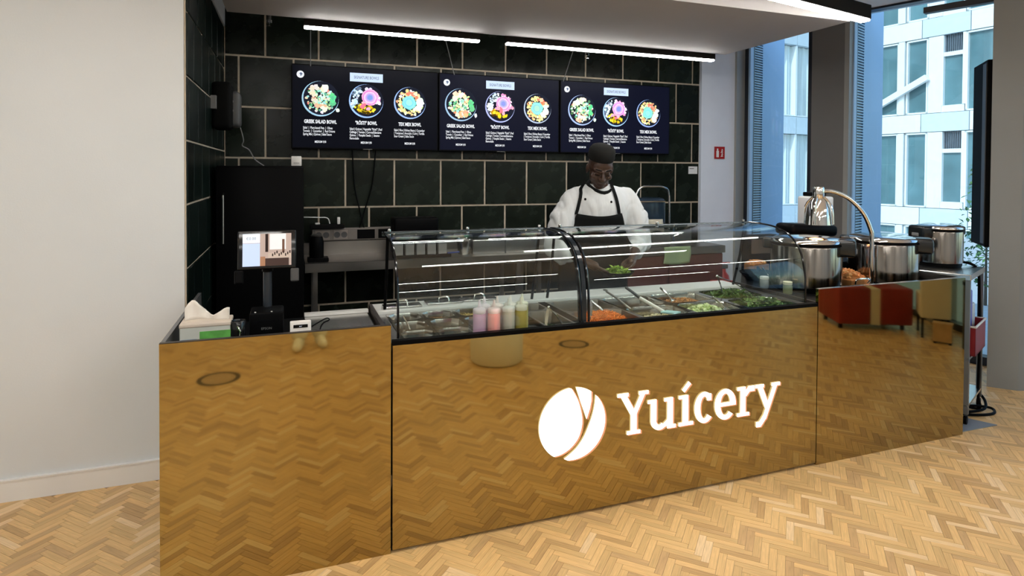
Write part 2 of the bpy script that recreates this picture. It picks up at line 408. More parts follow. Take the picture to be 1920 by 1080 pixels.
cf = MB(); cf.prism([(4.985, 3.085), (5.11, 2.945), (5.46, 2.83), (5.50, 3.0), (5.06, 3.098)], 0, CEIL); struct('column', cf, mat('round_column_grey', (.25, .265, .27), .6, var=.03, vscale=3))
# blind rail under the ceiling by the window
rl = MB(); rl.box(-.20, -.13, -.75, .36, 3.03, 3.08, FM); rl.box(-.12, -.05, -.75, .36, 3.05, 3.10, FM)
tag(rl.build('curtain_rail', dark_grey), 'dark grey double curtain rail under the ceiling beside the right-hand window', 'rail')

# ---- outside
out_g = mat('terrace_paving', (.50, .52, .54), .7, var=.06, vscale=3)
struct('terrace', MB().prism([(4.6, 6.0), (5.75, 3.5), (9.6, -7), (60, -7), (60, 60), (4.6, 60)], -.75, -.70), out_g)
deck = MB(); deck.prism([(4.9, 5.9), (5.66, 3.5), (9.3, -6.4), (12.3, -6.4), (8.9, 4.4), (7.7, 6.4)], -.69, -.06); struct('terrace_deck', deck, mat('deck_boards', (.55, .57, .58), .6, var=.1, vscale=4, stretch=(1, 12, 1)))
BK = Vector((22.1, 19.6, 0)); HB = Vector((.148, -.989, 0)); HA = Vector((-.989, -.148, 0))
def face_matrix(o, d, nrm): return Matrix.Translation(o) @ Matrix(((d.x, nrm.x, 0), (d.y, nrm.y, 0), (0, 0, 1))).to_4x4()
MBm = face_matrix(BK, HB, Vector((-.989, -.148, 0)))     # local x along face B, y outwards to the courtyard
MAm = face_matrix(BK, HA, Vector((.148, -.989, 0)))
b_white = mat('facade_white_panel', (.78, .80, .80), .5, var=.03); b_blue = mat('facade_pale_panel', (.60, .68, .74), .5, var=.03)
b_glass = mat('far_window_glass', (.11, .21, .235), .04, metal=.0, spec=1.0, var=.25, vscale=.8); b_frame = mat('far_window_frame', (.80, .83, .84), .45, var=.02)
curt = mat('pale_curtain', (.66, .72, .72), .8, var=.15, vscale=2, stretch=(6, 6, .2)); b_dark = mat('far_blind_dark', (.10, .12, .15), .6, var=.2)
bl = thing('office_building', BK, 'white and glass office building across the courtyard, seen through the right-hand window', 'building')
bl2 = thing('office_building', BK, 'pale office wing with white curtained windows, seen through the narrow left-hand window', 'building')
def bpart(root, mbm, name, m, *boxes, **kw):
    b = MB()
    for q in boxes: b.box(*q, mbm)
    o = b.build(name, m, root); o.location = -root.location; return o
bpart(bl, MBm, 'core', b_blue, (-.2, 13, -6, -.25, -4, 18))
bpart(bl2, MAm, 'core', b_blue, (-.2, 13, -6, -.25, -4, 18))
P = 3.55
for fl in range(-1, 4):
    zb = 3.2 + (fl) * P - P
    if zb < -4: continue
    for j in range(7):   # spandrel panels
        bpart(bl, MBm, 'spandrel_panel', (b_white, b_white, b_blue)[j % 3], (j * 1.62 + .01, j * 1.62 + 1.60, -.25, .12, zb, zb + .68))
        bpart(bl2, MAm, 'spandrel_panel', b_blue, (j * 1.55 + .01, j * 1.55 + 1.53, -.25, .12, zb, zb + .68))
    z0, z1 = zb + .70, zb + P - .02
    for base in (0, 4.7, 9.4):
        for (a, b_) in ((.0, 1.0), (1.1, 2.38), (2.66, 3.44)):
            q = bpart(bl, MBm, 'window', b_frame, (base + a, base + a + .06, -.1, .08, z0, z1), (base + b_ - .06, base + b_, -.1, .08, z0, z1), (base + a, base + b_, -.1, .08, z0, z0 + .06), (base + a, base + b_, -.1, .08, z1 - .06, z1))
            o = MB().box(base + a + .06, base + b_ - .06, -.06, -.04, z0 + .06, z1 - .06, MBm).build('pane', b_glass, q)
        bpart(bl, MBm, 'mullion', b_white, (base + 2.40, base + 2.62, -.2, .14, z0, z1))
        bpart(bl, MBm, 'wall_panel', b_white, (base + 3.46, base + 3.92, -.2, .1, z0, z1), (base + 3.92, base + 4.66, -.2, .06, z0 + 2.05, z0 + 2.2), (base + 3.92, base + 4.66, -.2, .06, z0, z0 + .25))
        q = bpart(bl, MBm, 'window', b_frame, (base + 3.92, base + 3.97, -.1, .09, z0 + .25, z1), (base + 4.60, base + 4.70, -.1, .09, z0 + .25, z1))
        MB().box(base + 3.97, base + 4.60, -.06, -.04, z0 + .25, z0 + 2.05, MBm).build('pane', b_glass, q)
        sl = MB()
        for k in range(9): sl.box(base + 3.98 + k * .07, base + 4.02 + k * .07, -.06, -.02, z0 + 2.2, z1, MBm)
        sl.build('louvre', b_dark, q)['kind'] = 'stuff'
    for j in range(7):
        a, b_ = j * 1.55, j * 1.55 + 1.55
        q = bpart(bl2, MAm, 'window', b_frame, (a, a + .05, -.1, .1, z0, z1), (b_ - .05, b_, -.1, .1, z0, z1), (a, b_, -.1, .08, z0, z0 + .05))
        cp = MB(); N = 40; vs = []
        for i in range(N + 1):
            x = a + .05 + (b_ - a - .1) * i / N; y = -.12 + .05 * math.sin(i * 1.3 + j) + .03 * math.sin(i * .5 + 2 * j)
            vs += [MAm @ Vector((x, y, z0 + .05)), MAm @ Vector((x, y, z1))]
        cp.add(vs, [(2 * i, 2 * i + 2, 2 * i + 3, 2 * i + 1) for i in range(N)]); cp.build('curtain', curt, q, smooth=True)
# slanted white reflection in the window glass, built as a solid beam
st = MB(); st.box(-1.3, 1.35, .16, .34, -.11, .11, MBm @ Matrix.Translation((2.3, 0, 4.62)) @ Matrix.Rotation(math.radians(-27), 4, 'Y'))
tag(st.build('slanted_reflection', b_white), 'slanting white window reflection built as a beam before the office building beyond the right-hand window', 'beam')
# shrub on the terrace
leafm = mat('shrub_leaf', (.10, .22, .06), .55, var=.35, vscale=4, rnd=.2)
def shrub(loc, h, rad, n, label):
    r = thing('shrub', loc, label, 'shrub')
    lf = MB()
    for i in range(n):
        a = random.uniform(0, 2 * PI); z = random.uniform(.15, 1) * h; q = rad * (1 - abs(z / h - .5) * .9) * math.sqrt(random.random())
        c = Vector((q * math.cos(a), q * math.sin(a), z)); R = Matrix.Rotation(random.uniform(0, 6.3), 3, 'Z') @ Matrix.Rotation(random.uniform(-1, 1), 3, 'X'); l = random.uniform(.05, .10) * max(1, h / 2)
        lf.add([c + R @ Vector(v) for v in ((0, 0, 0), (l * .25, l * .5, .01), (0, l, 0), (-l * .25, l * .5, .01))], [(0, 1, 2, 3)])
    lf.build('foliage', leafm, r)['kind'] = 'stuff'
    MB().cap((0, 0, 0), (0, 0, h * .7), .02, .008).build('stem', mat('bark', (.10, .07, .05), .8, var=.2), r)
shrub((8.35, 5.2, -.05), 1.3, .45, 500, 'leafy green shrub on the terrace beyond the glass, beside the grey column')
shrub((13.2, 7.55, -.70), 4.0, .9, 2600, 'tall sunlit green tree in the courtyard outside the right-hand window')
# ================================================================== COUNTERS
edge_m = mat('panel_edge_dark', (.045, .035, .03), .4, metal=.5, var=.05)
# left cash desk unit
c1 = thing('counter_unit', (-.03, 2.9, 0), 'bronze mirrored cash desk unit at the left end of the counter', 'counter')
def cpart(root, name, m, mb, **k):
    o = mb.build(name, m, root, **k); o.location = -root.location; return o
cpart(c1, 'front_panel', gold, MB().box(-.463, .394, YF, YF + .018, .0, .970))
cpart(c1, 'panel_edge', edge_m, MB().box(-.463, .394, YF - .0005, YF + .019, .970, .973))
cpart(c1, 'side_panel', mat('side_panel_steel', (.20, .20, .20), .35, metal=.7, var=.05), MB().box(-.463, -.448, YF + .018, 3.578, 0, .970))
cpart(c1, 'worktop', black, MB().box(-.446, .392, YF + .02, 3.20, .86, .885))
cpart(c1, 'end_panel', edge_m, MB().box(.376, .394, YF + .02, 3.20, 0, .93))
cpart(c1, 'carcass', black_matte, MB().box(-.44, .37, YF + .05, 3.18, .06, .858))
# middle display counter
c2 = thing('counter_unit', (1.565, 2.9, 0), 'long bronze mirrored display counter with the white sign in the middle', 'counter')
cpart(c2, 'front_panel', gold, MB().box(.402, 2.733, YF, YF + .018, .014, .884))
cpart(c2, 'plinth', black_matte, MB().box(.40, 2.735, YF + .02, YF + .05, .001, .08))
cpart(c2, 'rim', black, MB().box(.402, 2.733, YF - .002, YF + .032, .885, .903))
cpart(c2, 'ledge', white_steel, MB().rbox(.40, 2.70, 3.13, 3.31, .86, .905, .006, 2))
cpart(c2, 'cross_bar', steel, MB().box(.402, .45, YF + .034, 3.128, .86, .887))
cpart(c2, 'cross_bar', steel_dark, MB().box(2.675, 2.733, YF + .034, 3.128, .86, .887))
cpart(c2, 'cross_bar', black, MB().box(1.298, 1.338, YF + .034, 3.128, .86, .890))
cpart(c2, 'well', mat('well_dark', (.05, .045, .045), .45, metal=.6, var=.1), MB().box(.42, 2.72, YF + .02, 3.13, .70, .72))
cpart(c2, 'back_panel', steel_dark, MB().box(.402, 2.733, 3.13, 3.15, .05, .858))
# right hot-food unit
c3 = thing('counter_unit', (3.33, 2.9, 0), 'bronze mirrored hot food unit at the right end of the counter', 'counter')
cpart(c3, 'front_panel', gold, MB().box(2.738, 3.925, YF, YF + .018, .0, .979))
cpart(c3, 'panel_edge', steel, MB().box(2.738, 3.925, YF - .0005, YF + .019, .979, .982))
cpart(c3, 'side_panel', steel, MB().box(3.905, 3.925, YF + .018, 3.25, 0, .979))
cpart(c3, 'end_panel', edge_m, MB().box(2.738, 2.756, YF + .02, 3.25, 0, .905))
cpart(c3, 'worktop', black, MB().prism([(2.758, YF + .02), (3.903, YF + .02), (3.903, 3.75), (3.24, 3.75), (2.89, 3.35), (2.758, 3.2)], .875, .90))
cpart(c3, 'carcass', black_matte, MB().box(2.77, 3.89, YF + .05, 3.2, .05, .874))

# ------------------------------------------------------------------ illuminated sign
sg = thing('illuminated_sign', (1.75, YF, .34), 'glowing white emblem and lettering on the bronze counter front', 'sign')
side_m = mat('sign_lit_edge_copper', (.55, .24, .12), .5, var=.05, emis=.42, ecol=(.95, .42, .22))
def sign_poly(name, polys):   # polys in (X,Z); proud of the panel
    ps = polys if isinstance(polys[0][0], (tuple, list)) else [polys]
    Mx = Matrix(((1, 0, 0, 0), (0, 0, -1, YF - .022), (0, 1, 0, 0), (0, 0, 0, 1)))
    f = MB(); b = MB()
    for p in ps:
        n = len(p); ring_ = [(i, (i + 1) % n, n + (i + 1) % n, n + i) for i in range(n)]
        f.add([(x, YF - .006, z) for x, z in p] + [(x, YF - .0042, z) for x, z in p], [tuple(range(n))] + ring_)
        b.add([(x + .0095, YF - .004, z - .006) for x, z in p] + [(x + .0095, YF - .0002, z - .006) for x, z in p], [tuple(range(n))] + ring_)  # shifted plate stands in for the letters' lit inner walls, glow in its material
    o = cpart(sg, name, sign_w, f); q = b.build('letter_lit_edge', side_m, o); return o
ccx, ccz, cr = 1.2395, .440, .1715
def arc(a0, a1, n=24, r=None, cx=None, cz=None, ry=None):
    r = r or cr; cx = ccx if cx is None else cx; cz = ccz if cz is None else cz; ry = ry or r
    return [(cx + r * math.cos(math.radians(a0 + (a1 - a0) * i / n)), cz + ry * math.sin(math.radians(a0 + (a1 - a0) * i / n))) for i in range(n + 1)]
left = [(p.x, p.y) for p in smooth_path([(1.2330, .606, 0), (1.2647, .55, 0), (1.2824, .4931, 0), (1.2889, .4443, 0), (1.2809, .3975, 0), (1.2624, .3592, 0), (1.2253, .3238, 0), (1.181, .3035, 0), (1.1437, .2985, 0)], 4)]
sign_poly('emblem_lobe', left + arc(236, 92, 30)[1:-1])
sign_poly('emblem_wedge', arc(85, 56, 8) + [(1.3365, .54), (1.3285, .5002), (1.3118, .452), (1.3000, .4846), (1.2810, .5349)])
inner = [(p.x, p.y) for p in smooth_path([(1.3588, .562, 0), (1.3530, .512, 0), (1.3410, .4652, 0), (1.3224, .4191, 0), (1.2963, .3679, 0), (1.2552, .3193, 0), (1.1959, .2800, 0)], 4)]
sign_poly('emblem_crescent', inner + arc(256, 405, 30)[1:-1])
BL, XH, CAP = .3445, .4985, .5500
def bar(x0, z0, x1, z1, wd):    # stroke as a quad
    d = Vector((x1 - x0, z1 - z0)); n = Vector((-d.y, d.x)).normalized() * wd / 2
    return [(x0 + n.x, z0 + n.y), (x1 + n.x, z1 + n.y), (x1 - n.x, z1 - n.y), (x0 - n.x, z0 - n.y)]
def rect(x0, x1, z0, z1): return [(x0, z0), (x1, z0), (x1, z1), (x0, z1)]
def ring(cx, cz, rx, rz, wx, wz, a0, a1, n=22):
    o = arc(a0, a1, n, rx, cx, cz, rz); i = arc(a1, a0, n, rx - wx, cx, cz, rz - wz); return o + i
S, H = .030, .0175
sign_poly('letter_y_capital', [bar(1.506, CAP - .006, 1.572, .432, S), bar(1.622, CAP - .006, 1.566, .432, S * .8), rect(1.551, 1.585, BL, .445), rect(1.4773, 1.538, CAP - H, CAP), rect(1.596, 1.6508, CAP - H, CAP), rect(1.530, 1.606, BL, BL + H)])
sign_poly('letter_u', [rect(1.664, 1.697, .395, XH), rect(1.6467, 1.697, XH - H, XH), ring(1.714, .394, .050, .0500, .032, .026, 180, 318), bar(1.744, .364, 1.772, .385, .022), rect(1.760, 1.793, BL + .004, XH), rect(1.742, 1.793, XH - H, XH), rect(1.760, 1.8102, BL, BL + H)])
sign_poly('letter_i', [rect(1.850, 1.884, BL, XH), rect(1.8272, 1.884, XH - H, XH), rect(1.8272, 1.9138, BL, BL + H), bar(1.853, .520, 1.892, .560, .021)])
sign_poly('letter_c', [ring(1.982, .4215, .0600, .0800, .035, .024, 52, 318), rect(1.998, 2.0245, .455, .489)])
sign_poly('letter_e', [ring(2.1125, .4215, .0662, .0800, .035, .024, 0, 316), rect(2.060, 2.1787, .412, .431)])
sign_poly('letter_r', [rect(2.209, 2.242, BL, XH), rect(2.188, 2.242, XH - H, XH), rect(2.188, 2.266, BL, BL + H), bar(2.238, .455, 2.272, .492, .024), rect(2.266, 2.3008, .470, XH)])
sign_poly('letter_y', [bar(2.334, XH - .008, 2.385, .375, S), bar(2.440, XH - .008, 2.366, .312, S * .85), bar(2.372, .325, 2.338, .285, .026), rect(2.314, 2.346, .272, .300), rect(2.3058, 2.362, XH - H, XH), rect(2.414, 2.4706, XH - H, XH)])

# ------------------------------------------------------------------ curved glass display guards
prof = [(2.600, .903), (2.602, 1.00), (2.609, 1.07), (2.632, 1.16), (2.672, 1.225), (2.735, 1.272), (2.82, 1.300), (2.92, 1.311), (3.05, 1.313)]
prof = [(p.x, p.y) for p in smooth_path([(a, b, 0) for a, b in prof], 5)]
def glass_guard(x0, x1, label):
    r = thing('glass_guard', ((x0 + x1) / 2, 2.85, .903), label, 'glass guard')
    g = MB(); k = len(prof); T = .006; vs = []
    nor = []
    for i in range(k):
        a = Vector(prof[max(i - 1, 0)]); b = Vector(prof[min(i + 1, k - 1)]); d = (b - a).normalized(); nor.append((-d.y, d.x))
    for i, (y, z) in enumerate(prof):
        ny, nz = nor[i]
        for x in (x0 + .012, x1 - .012): vs += [(x, y, z), (x, y - ny * T, z - nz * T)]
    fs = []
    for i in range(k - 1):
        a, b = i * 4, (i + 1) * 4
        fs += [(a, a + 2, b + 2, b), (a + 1, b + 1, b + 3, a + 3), (a, b, b + 1, a + 1), (a + 2, a + 3, b + 3, b + 2)]
    fs += [(0, 1, 3, 2), ((k - 1) * 4, (k - 1) * 4 + 2, (k - 1) * 4 + 3, (k - 1) * 4 + 1)]
    g.add(vs, fs); cpart(r, 'curved_pane', disp_g, g, smooth=True, sharp=50)
    for x in (x0, x1):
        e = MB(); e.tube([(x + (.006 if x == x0 else -.006), y, z) for y, z in prof], .0058, 6); cpart(r, 'edge_strip', black_gloss, e, smooth=True)
    rr = MB(); rr.tube([(x0, 3.052, 1.306), (x1, 3.052, 1.306)], .012, 10); cpart(r, 'top_rail', mat('rail_grey', (.07, .09, .10), .25, metal=.6, var=.05), rr, smooth=True)
    for i in range(3):
        x = x0 + (x1 - x0) * (.04 + .46 * i); kn = MB(); kn.lathe([(.004, 0), (.009, .002), (.009, .012), (.004, .014)], 10, Matrix.Translation((x, 3.045, 1.318))); cpart(r, 'clip', chrome, kn, smooth=True)
    for x in (x0 + .03, x1 - .03):
        p = MB(); p.tube([(x, 3.06, 1.30), (x, 3.10, 1.1), (x, 3.16, .906)], .008, 8); cpart(r, 'bracket', black, p, smooth=True)
    return r
glass_guard(.424, 1.302, 'curved glass guard over the small steel pans and sauce bottles, left of the two')
glass_guard(1.336, 2.692, 'longer curved glass guard over the salad pans, right of the two')
# dark end panel between the two guards
ep = MB(); pp = [(y + .004, z) for y, z in prof if z > .9] + [(3.05, .91)]
inn = [(y + .05, min(z - .02, 1.27)) for y, z in prof if z > .91][::-1]
pts = [(y, z) for y, z in prof] + [(3.05, 1.285)] + [(y, z) for y, z in inn if y < 3.0]
ep.add([(x, y, z) for x in (1.308, 1.330) for y, z in pts], [tuple(range(len(pts)))[::-1], tuple(range(len(pts), 2 * len(pts)))] + [(i, (i + 1) % len(pts), len(pts) + (i + 1) % len(pts), len(pts) + i) for i in range(len(pts))])
tag(ep.build('guard_post', mat('dark_blue_black', (.010, .016, .022), .15, var=.05)), 'black curved post between the two glass guards', 'post')

# ------------------------------------------------------------------ food pans
def pan(x0, x1, y0, y1, depth, label, group, rim=.012, zt=.889, m=None):
    b = MB(); i = rim; ch = .03
    def oct_(x0, x1, y0, y1, c): return [(x0 + c, y0), (x1 - c, y0), (x1, y0 + c), (x1, y1 - c), (x1 - c, y1), (x0 + c, y1), (x0, y1 - c), (x0, y0 + c)]
    rings = [(oct_(x0, x1, y0, y1, .006), zt - .006), (oct_(x0, x1, y0, y1, .006), zt), (oct_(x0 + i, x1 - i, y0 + i, y1 - i, ch), zt), (oct_(x0 + i + .003, x1 - i - .003, y0 + i + .003, y1 - i - .003, ch), zt - .012), (oct_(x0 + i + .012, x1 - i - .012, y0 + i + .012, y1 - i - .012, ch), zt - depth)]
    vs = [(p[0], p[1], z) for r_, z in rings for p in r_]; fs = []
    for k in range(4):
        for j in range(8): fs.append((k * 8 + j, k * 8 + (j + 1) % 8, (k + 1) * 8 + (j + 1) % 8, (k + 1) * 8 + j))
    fs.append(tuple(range(32, 40)))
    b.add(vs, fs); o = b.build('food_pan', m or pan_steel, smooth=True, sharp=25)
    return tag(o, label, 'pan', group)
def heap(name, x0, x1, y0, y1, z, h, n, shape, cols, size, label, cat, rough=.5, slope=.0, side=None):
    b = MB(); cx, cy = (x0 + x1) / 2, (y0 + y1) / 2
    # solid bed under the pieces
    N = 8; vs = []
    def hz(x, y):
        u, v = (x - cx) / (x1 - x0) * 2, (y - cy) / (y1 - y0) * 2
        e = max(0, 1 - abs(u) ** 3) * max(0, 1 - abs(v) ** 3); return z + h * e * (1 - .35 * (u * u + v * v) / 2) + (slope * u if slope else 0)
    for j in range(N + 1):
        for i in range(N + 1): x = x0 + (x1 - x0) * i / N; y = y0 + (y1 - y0) * j / N; vs.append((x, y, hz(x, y) - size * .15))
    b.add(vs, [(j * (N + 1) + i, j * (N + 1) + i + 1, (j + 1) * (N + 1) + i + 1, (j + 1) * (N + 1) + i) for j in range(N) for i in range(N)], tuple(c * .6 for c in cols[0]))
    for k in range(n):
        x = random.uniform(x0 + size * .3, x1 - size * .3); y = random.uniform(y0 + size * .3, y1 - size * .3); q = Vector((x, y, hz(x, y) + random.uniform(-.2, .5) * size * .5)); s = size * random.uniform(.65, 1.25)
        R = (Matrix.Rotation(random.uniform(0, 6.28), 3, 'Z') @ Matrix.Rotation(random.uniform(-.8, .8), 3, 'X') @ Matrix.Rotation(random.uniform(-.8, .8), 3, 'Y')).to_4x4(); T = Matrix.Translation(q) @ R; c = random.choice(cols); f = random.uniform(.75, 1.2); c = tuple(v * f for v in c)
        if shape == 'shred': b.box(-s, s, -s * .07, s * .07, -s * .05, s * .05, T, c)
        elif shape == 'cube': b.rbox(-s / 2, s / 2, -s / 2, s / 2, -s / 3, s / 3, s * .12, 1, T, c)
        elif shape == 'ball': b.ell((0, 0, 0), (s / 2, s / 2, s / 2), T, 7, 5, c) if False else b.add([T @ Vector(v) for v in ((s / 2, 0, 0), (0, s / 2, 0), (-s / 2, 0, 0), (0, -s / 2, 0), (0, 0, s / 2), (0, 0, -s / 2))], [(0, 1, 4), (1, 2, 4), (2, 3, 4), (3, 0, 4), (1, 0, 5), (2, 1, 5), (3, 2, 5), (0, 3, 5)], c)
        else:
            w_ = s * .42
            b.add([T @ Vector(v) for v in ((0, -s, 0), (w_, -s * .3, s * .12), (w_ * .8, s * .5, s * .2), (0, s, .0), (-w_ * .8, s * .5, s * .2), (-w_, -s * .3, s * .12), (0, 0, -s * .05))], [(0, 1, 6), (1, 2, 6), (2, 3, 6), (3, 4, 6), (4, 5, 6), (5, 0, 6)], c)
    o = b.build(name, mat('food_' + name, cols[0], rough, attr='tint', spec=.4, var=.1, vscale=60))
    return tag(o, label, cat, kind='stuff')
G1 = 'small steel pans in the left display'
rows = [(2.603, 2.770), (2.772, 2.945), (2.947, 3.125)]; rn = ('front', 'middle', 'back')
cs = [(.452, .622), (.624, .794), (.796, .962), (.964, 1.13), (1.132, 1.296)]
names1 = {(0, 0): 'empty-looking small steel pan at the front left corner of the left display', (0, 1): 'small steel pan with a spoon in it, second from the front in the left column', (0, 2): 'small steel pan at the back of the leftmost column in the left display',
          (1, 0): 'small steel pan at the front of the second column in the left display', (1, 1): 'small steel pan of dark red filling in the second column of the left display', (1, 2): 'small steel pan of brown crumbs at the back of the second column',
          (2, 1): 'small dark steel pan just behind the front sauce bottles', (2, 2): 'small steel pan of yellow filling behind the sauce bottles', (3, 1): 'small steel pan hidden behind the olive sauce bottle', (3, 2): 'small steel pan of pale yellow filling behind and right of the sauce bottles'}
for (ci, ri), lb in names1.items(): pan(*cs[ci], *rows[ri], .10, lb, G1)
pan(1.132, 1.296, 2.603, 2.945, .10, 'long dark steel pan holding the open tongs, beside the black post', G1, m=steel_dark)
pan(1.132, 1.296, 2.947, 3.125, .10, 'small dark pan at the back beside the black post', G1, m=steel_dark)
tray = MB(); tray.box(.80, 1.128, 2.598, 2.768, .858, .866); tag(tray.build('sauce_tray', dark_grey), 'dark flat tray under the squeeze bottles', 'tray')
heap('red_filling', .640, .778, 2.79, 2.93, .815, .012, 60, 'cube', [(.10, .015, .012), (.14, .03, .02)], .016, 'dark red filling in a small steel pan', 'food', .35)
heap('brown_crumbs', .640, .778, 2.962, 3.11, .845, .015, 160, 'cube', [(.24, .12, .05), (.30, .16, .06)], .011, 'brown crumbs in a small steel pan at the back', 'food', .7)
heap('yellow_filling', .812, .946, 2.962, 3.11, .85, .02, 120, 'shred', [(.55, .40, .12), (.62, .48, .18)], .014, 'yellow filling in the pan behind the lilac bottle', 'food', .5)
heap('pale_filling', .982, 1.112, 2.962, 3.11, .85, .02, 120, 'shred', [(.60, .50, .22), (.66, .56, .30)], .014, 'pale yellow filling in the pan behind the olive bottle', 'food', .5)
heap('dark_leaves', 1.15, 1.28, 2.62, 2.93, .815, .02, 60, 'leaf', [(.03, .06, .015), (.06, .09, .02)], .022, 'dark green leaves in the long pan with the open tongs', 'food', .4)
heap('grey_sauce', .468, .606, 2.617, 2.757, .80, .003, 6, 'cube', [(.05, .055, .05), (.06, .06, .055)], .008, 'thin dark liquid in the front left pan', 'food', .1)
heap('olive_slices', .640, .778, 2.617, 2.757, .80, .004, 20, 'cube', [(.05, .07, .06), (.03, .05, .045)], .012, 'dark wet slices in the front pan of the second column', 'food', .12)
G2 = 'large steel pans in the right display'
c2s = [(1.342, 1.662), (1.665, 1.985), (1.988, 2.325), (2.328, 2.672)]
n2 = [('steel pan of grated carrot at the front of the right display', 'dark pan behind the grated carrot in the right display'), ('steel pan with the pale spatula at the front of the right display', 'steel pan of dark red sauce behind the pale spatula'), ('steel pan of diced cucumber at the front of the right display', 'steel pan of brown chickpea mix with a spoon in it'), ('steel pan of loose green leaves at the front right of the right display', 'steel pan of dark green leaves with tongs at the back right of the right display')]
for i, (x0, x1) in enumerate(c2s):
    pan(x0, x1, 2.603, 2.862, .10, n2[i][0], G2, m=steel_dark if i == 0 else None); pan(x0, x1, 2.864, 3.125, .10, n2[i][1], G2, m=steel_dark if i == 0 else None)
heap('grated_carrot', 1.36, 1.62, 2.618, 2.84, .848, .055, 900, 'shred', [(.85, .24, .04), (.90, .30, .06), (.78, .20, .03)], .017, 'heap of bright orange grated carrot', 'grated carrot', .45)
heap('couscous', 1.70, 1.97, 2.62, 2.845, .815, .045, 500, 'cube', [(.62, .52, .30), (.70, .62, .42), (.50, .42, .22)], .011, 'pale grain salad around the spatula', 'grain salad', .6)
heap('diced_cucumber', 2.00, 2.25, 2.62, 2.845, .815, .075, 220, 'cube', [(.42, .50, .22), (.55, .62, .34), (.25, .34, .10)], .020, 'diced pale green cucumber', 'cucumber', .4)
heap('green_leaves', 2.345, 2.655, 2.62, 2.845, .845, .055, 330, 'leaf', [(.08, .16, .025), (.14, .24, .05), (.05, .10, .02)], .026, 'loose green salad leaves at the front right', 'salad leaves', .45)
heap('spinach', 2.345, 2.655, 2.88, 3.11, .845, .05, 300, 'leaf', [(.06, .12, .02), (.10, .19, .035), (.035, .07, .012)], .028, 'dark green salad leaves under the tongs at the back right', 'salad leaves', .45)
heap('chickpea_mix', 2.02, 2.30, 2.885, 3.105, .825, .05, 420, 'ball', [(.40, .17, .05), (.52, .26, .10), (.30, .12, .04)], .015, 'brown chickpea mix', 'chickpeas', .5)
heap('red_sauce', 1.69, 1.965, 2.885, 3.105, .82, .01, 60, 'cube', [(.09, .012, .010), (.12, .02, .014)], .016, 'dark red sauce behind the pale spatula', 'sauce', .2)

# ------------------------------------------------------------------ squeeze bottles
def bottle(x, y, col, label, z0=.866, sc=1.0):
    r = thing('squeeze_bottle', (x, y, z0), label, 'bottle', 'squeeze bottles')
    m = mat('bottle_%.2f_%.2f_%.2f' % col, col, .32, var=.04, spec=.5)
    MB().lathe([(.025, 0), (.030, .004), (.031, .02), (.031, .108), (.0305, .125), (.027, .132)], 22).build('bottle_body', m, r, smooth=True)
    tc = tuple(min(1, .55 + .45 * c) * .9 for c in col)
    cp = mat('cap_%.2f_%.2f_%.2f' % col, tc, .3, var=.03)
    MB().lathe([(.0305, .128), (.0315, .131), (.0315, .148), (.029, .152), (.018, .156), (.011, .160)], 22).build('cap', cp, r, smooth=True)
    MB().lathe([(.010, .158), (.0085, .168), (.0045, .195), (.0035, .198)], 12).build('nozzle', cp, r, smooth=True)
    r.scale = (.94 * sc, .94 * sc, .85 * sc)
bottle(.806, 2.640, (.62, .36, .55), 'squeeze bottle of lilac sauce, front left of the row')
bottle(.872, 2.628, (.80, .34, .31), 'squeeze bottle of salmon pink sauce in the front row')
bottle(.945, 2.634, (.47, .43, .36), 'squeeze bottle of greyish white sauce in the front row')
bottle(1.010, 2.644, (.38, .30, .05), 'squeeze bottle of olive yellow sauce, front right of the row')
bottle(.850, 2.705, (.66, .46, .60), 'squeeze bottle of pale lilac sauce in the back row behind the lilac one')
bottle(.912, 2.700, (.74, .48, .42), 'squeeze bottle of pale pink sauce in the back row, second from the left')
bottle(.978, 2.702, (.58, .48, .38), 'squeeze bottle of beige sauce in the back row, second from the right')
bottle(1.042, 2.712, (.52, .48, .16), 'squeeze bottle of light green sauce at the right of the back row')

# ------------------------------------------------------------------ utensils
def tongs(p, a, b, label, m=None):   # hinge p, tips a and b
    r = thing('tongs', p, label, 'tongs'); p = Vector(p)
    for t in (a, b):
        t = Vector(t) - p; s = Vector((t.y, -t.x, 0)).normalized() * .007; up = Vector((0, 0, .0025)); g = MB()
        mid = t * .5 + Vector((0, 0, .008)); ps = [Vector((0, 0, 0)), mid, t * .85, t]; ws = [.8, 1.1, .9, 1.5]
        vs = []
        for q, w_ in zip(ps, ws): vs += [q - s * w_ - up, q + s * w_ - up, q + s * w_ + up, q - s * w_ + up]
        fs = [(0, 3, 2, 1), (12, 13, 14, 15)]
        for i in range(3):
            for j in range(4): fs.append((i * 4 + j, i * 4 + (j + 1) % 4, (i + 1) * 4 + (j + 1) % 4, (i + 1) * 4 + j))
        g.add(vs, fs); g.build('arm', m or chrome, r)
    MB().ell((0, 0, 0), (.009, .009, .008)).build('hinge', m or chrome, r, smooth=True)
tongs((1.175, 2.70, .962), (1.140, 2.655, .872), (1.240, 2.655, .875), 'open steel tongs standing in the long dark pan beside the bottles')
tongs((1.475, 2.83, .945), (1.405, 2.70, .882), (1.515, 2.715, .880), 'black and steel tongs lying on the grated carrot', mat('tong_steel', (.55, .55, .55), .2, metal=1., var=.05))
tongs((2.425, 3.02, .995), (2.445, 2.985, .885), (2.60, 2.90, .895), 'open steel tongs standing in the dark green leaves')
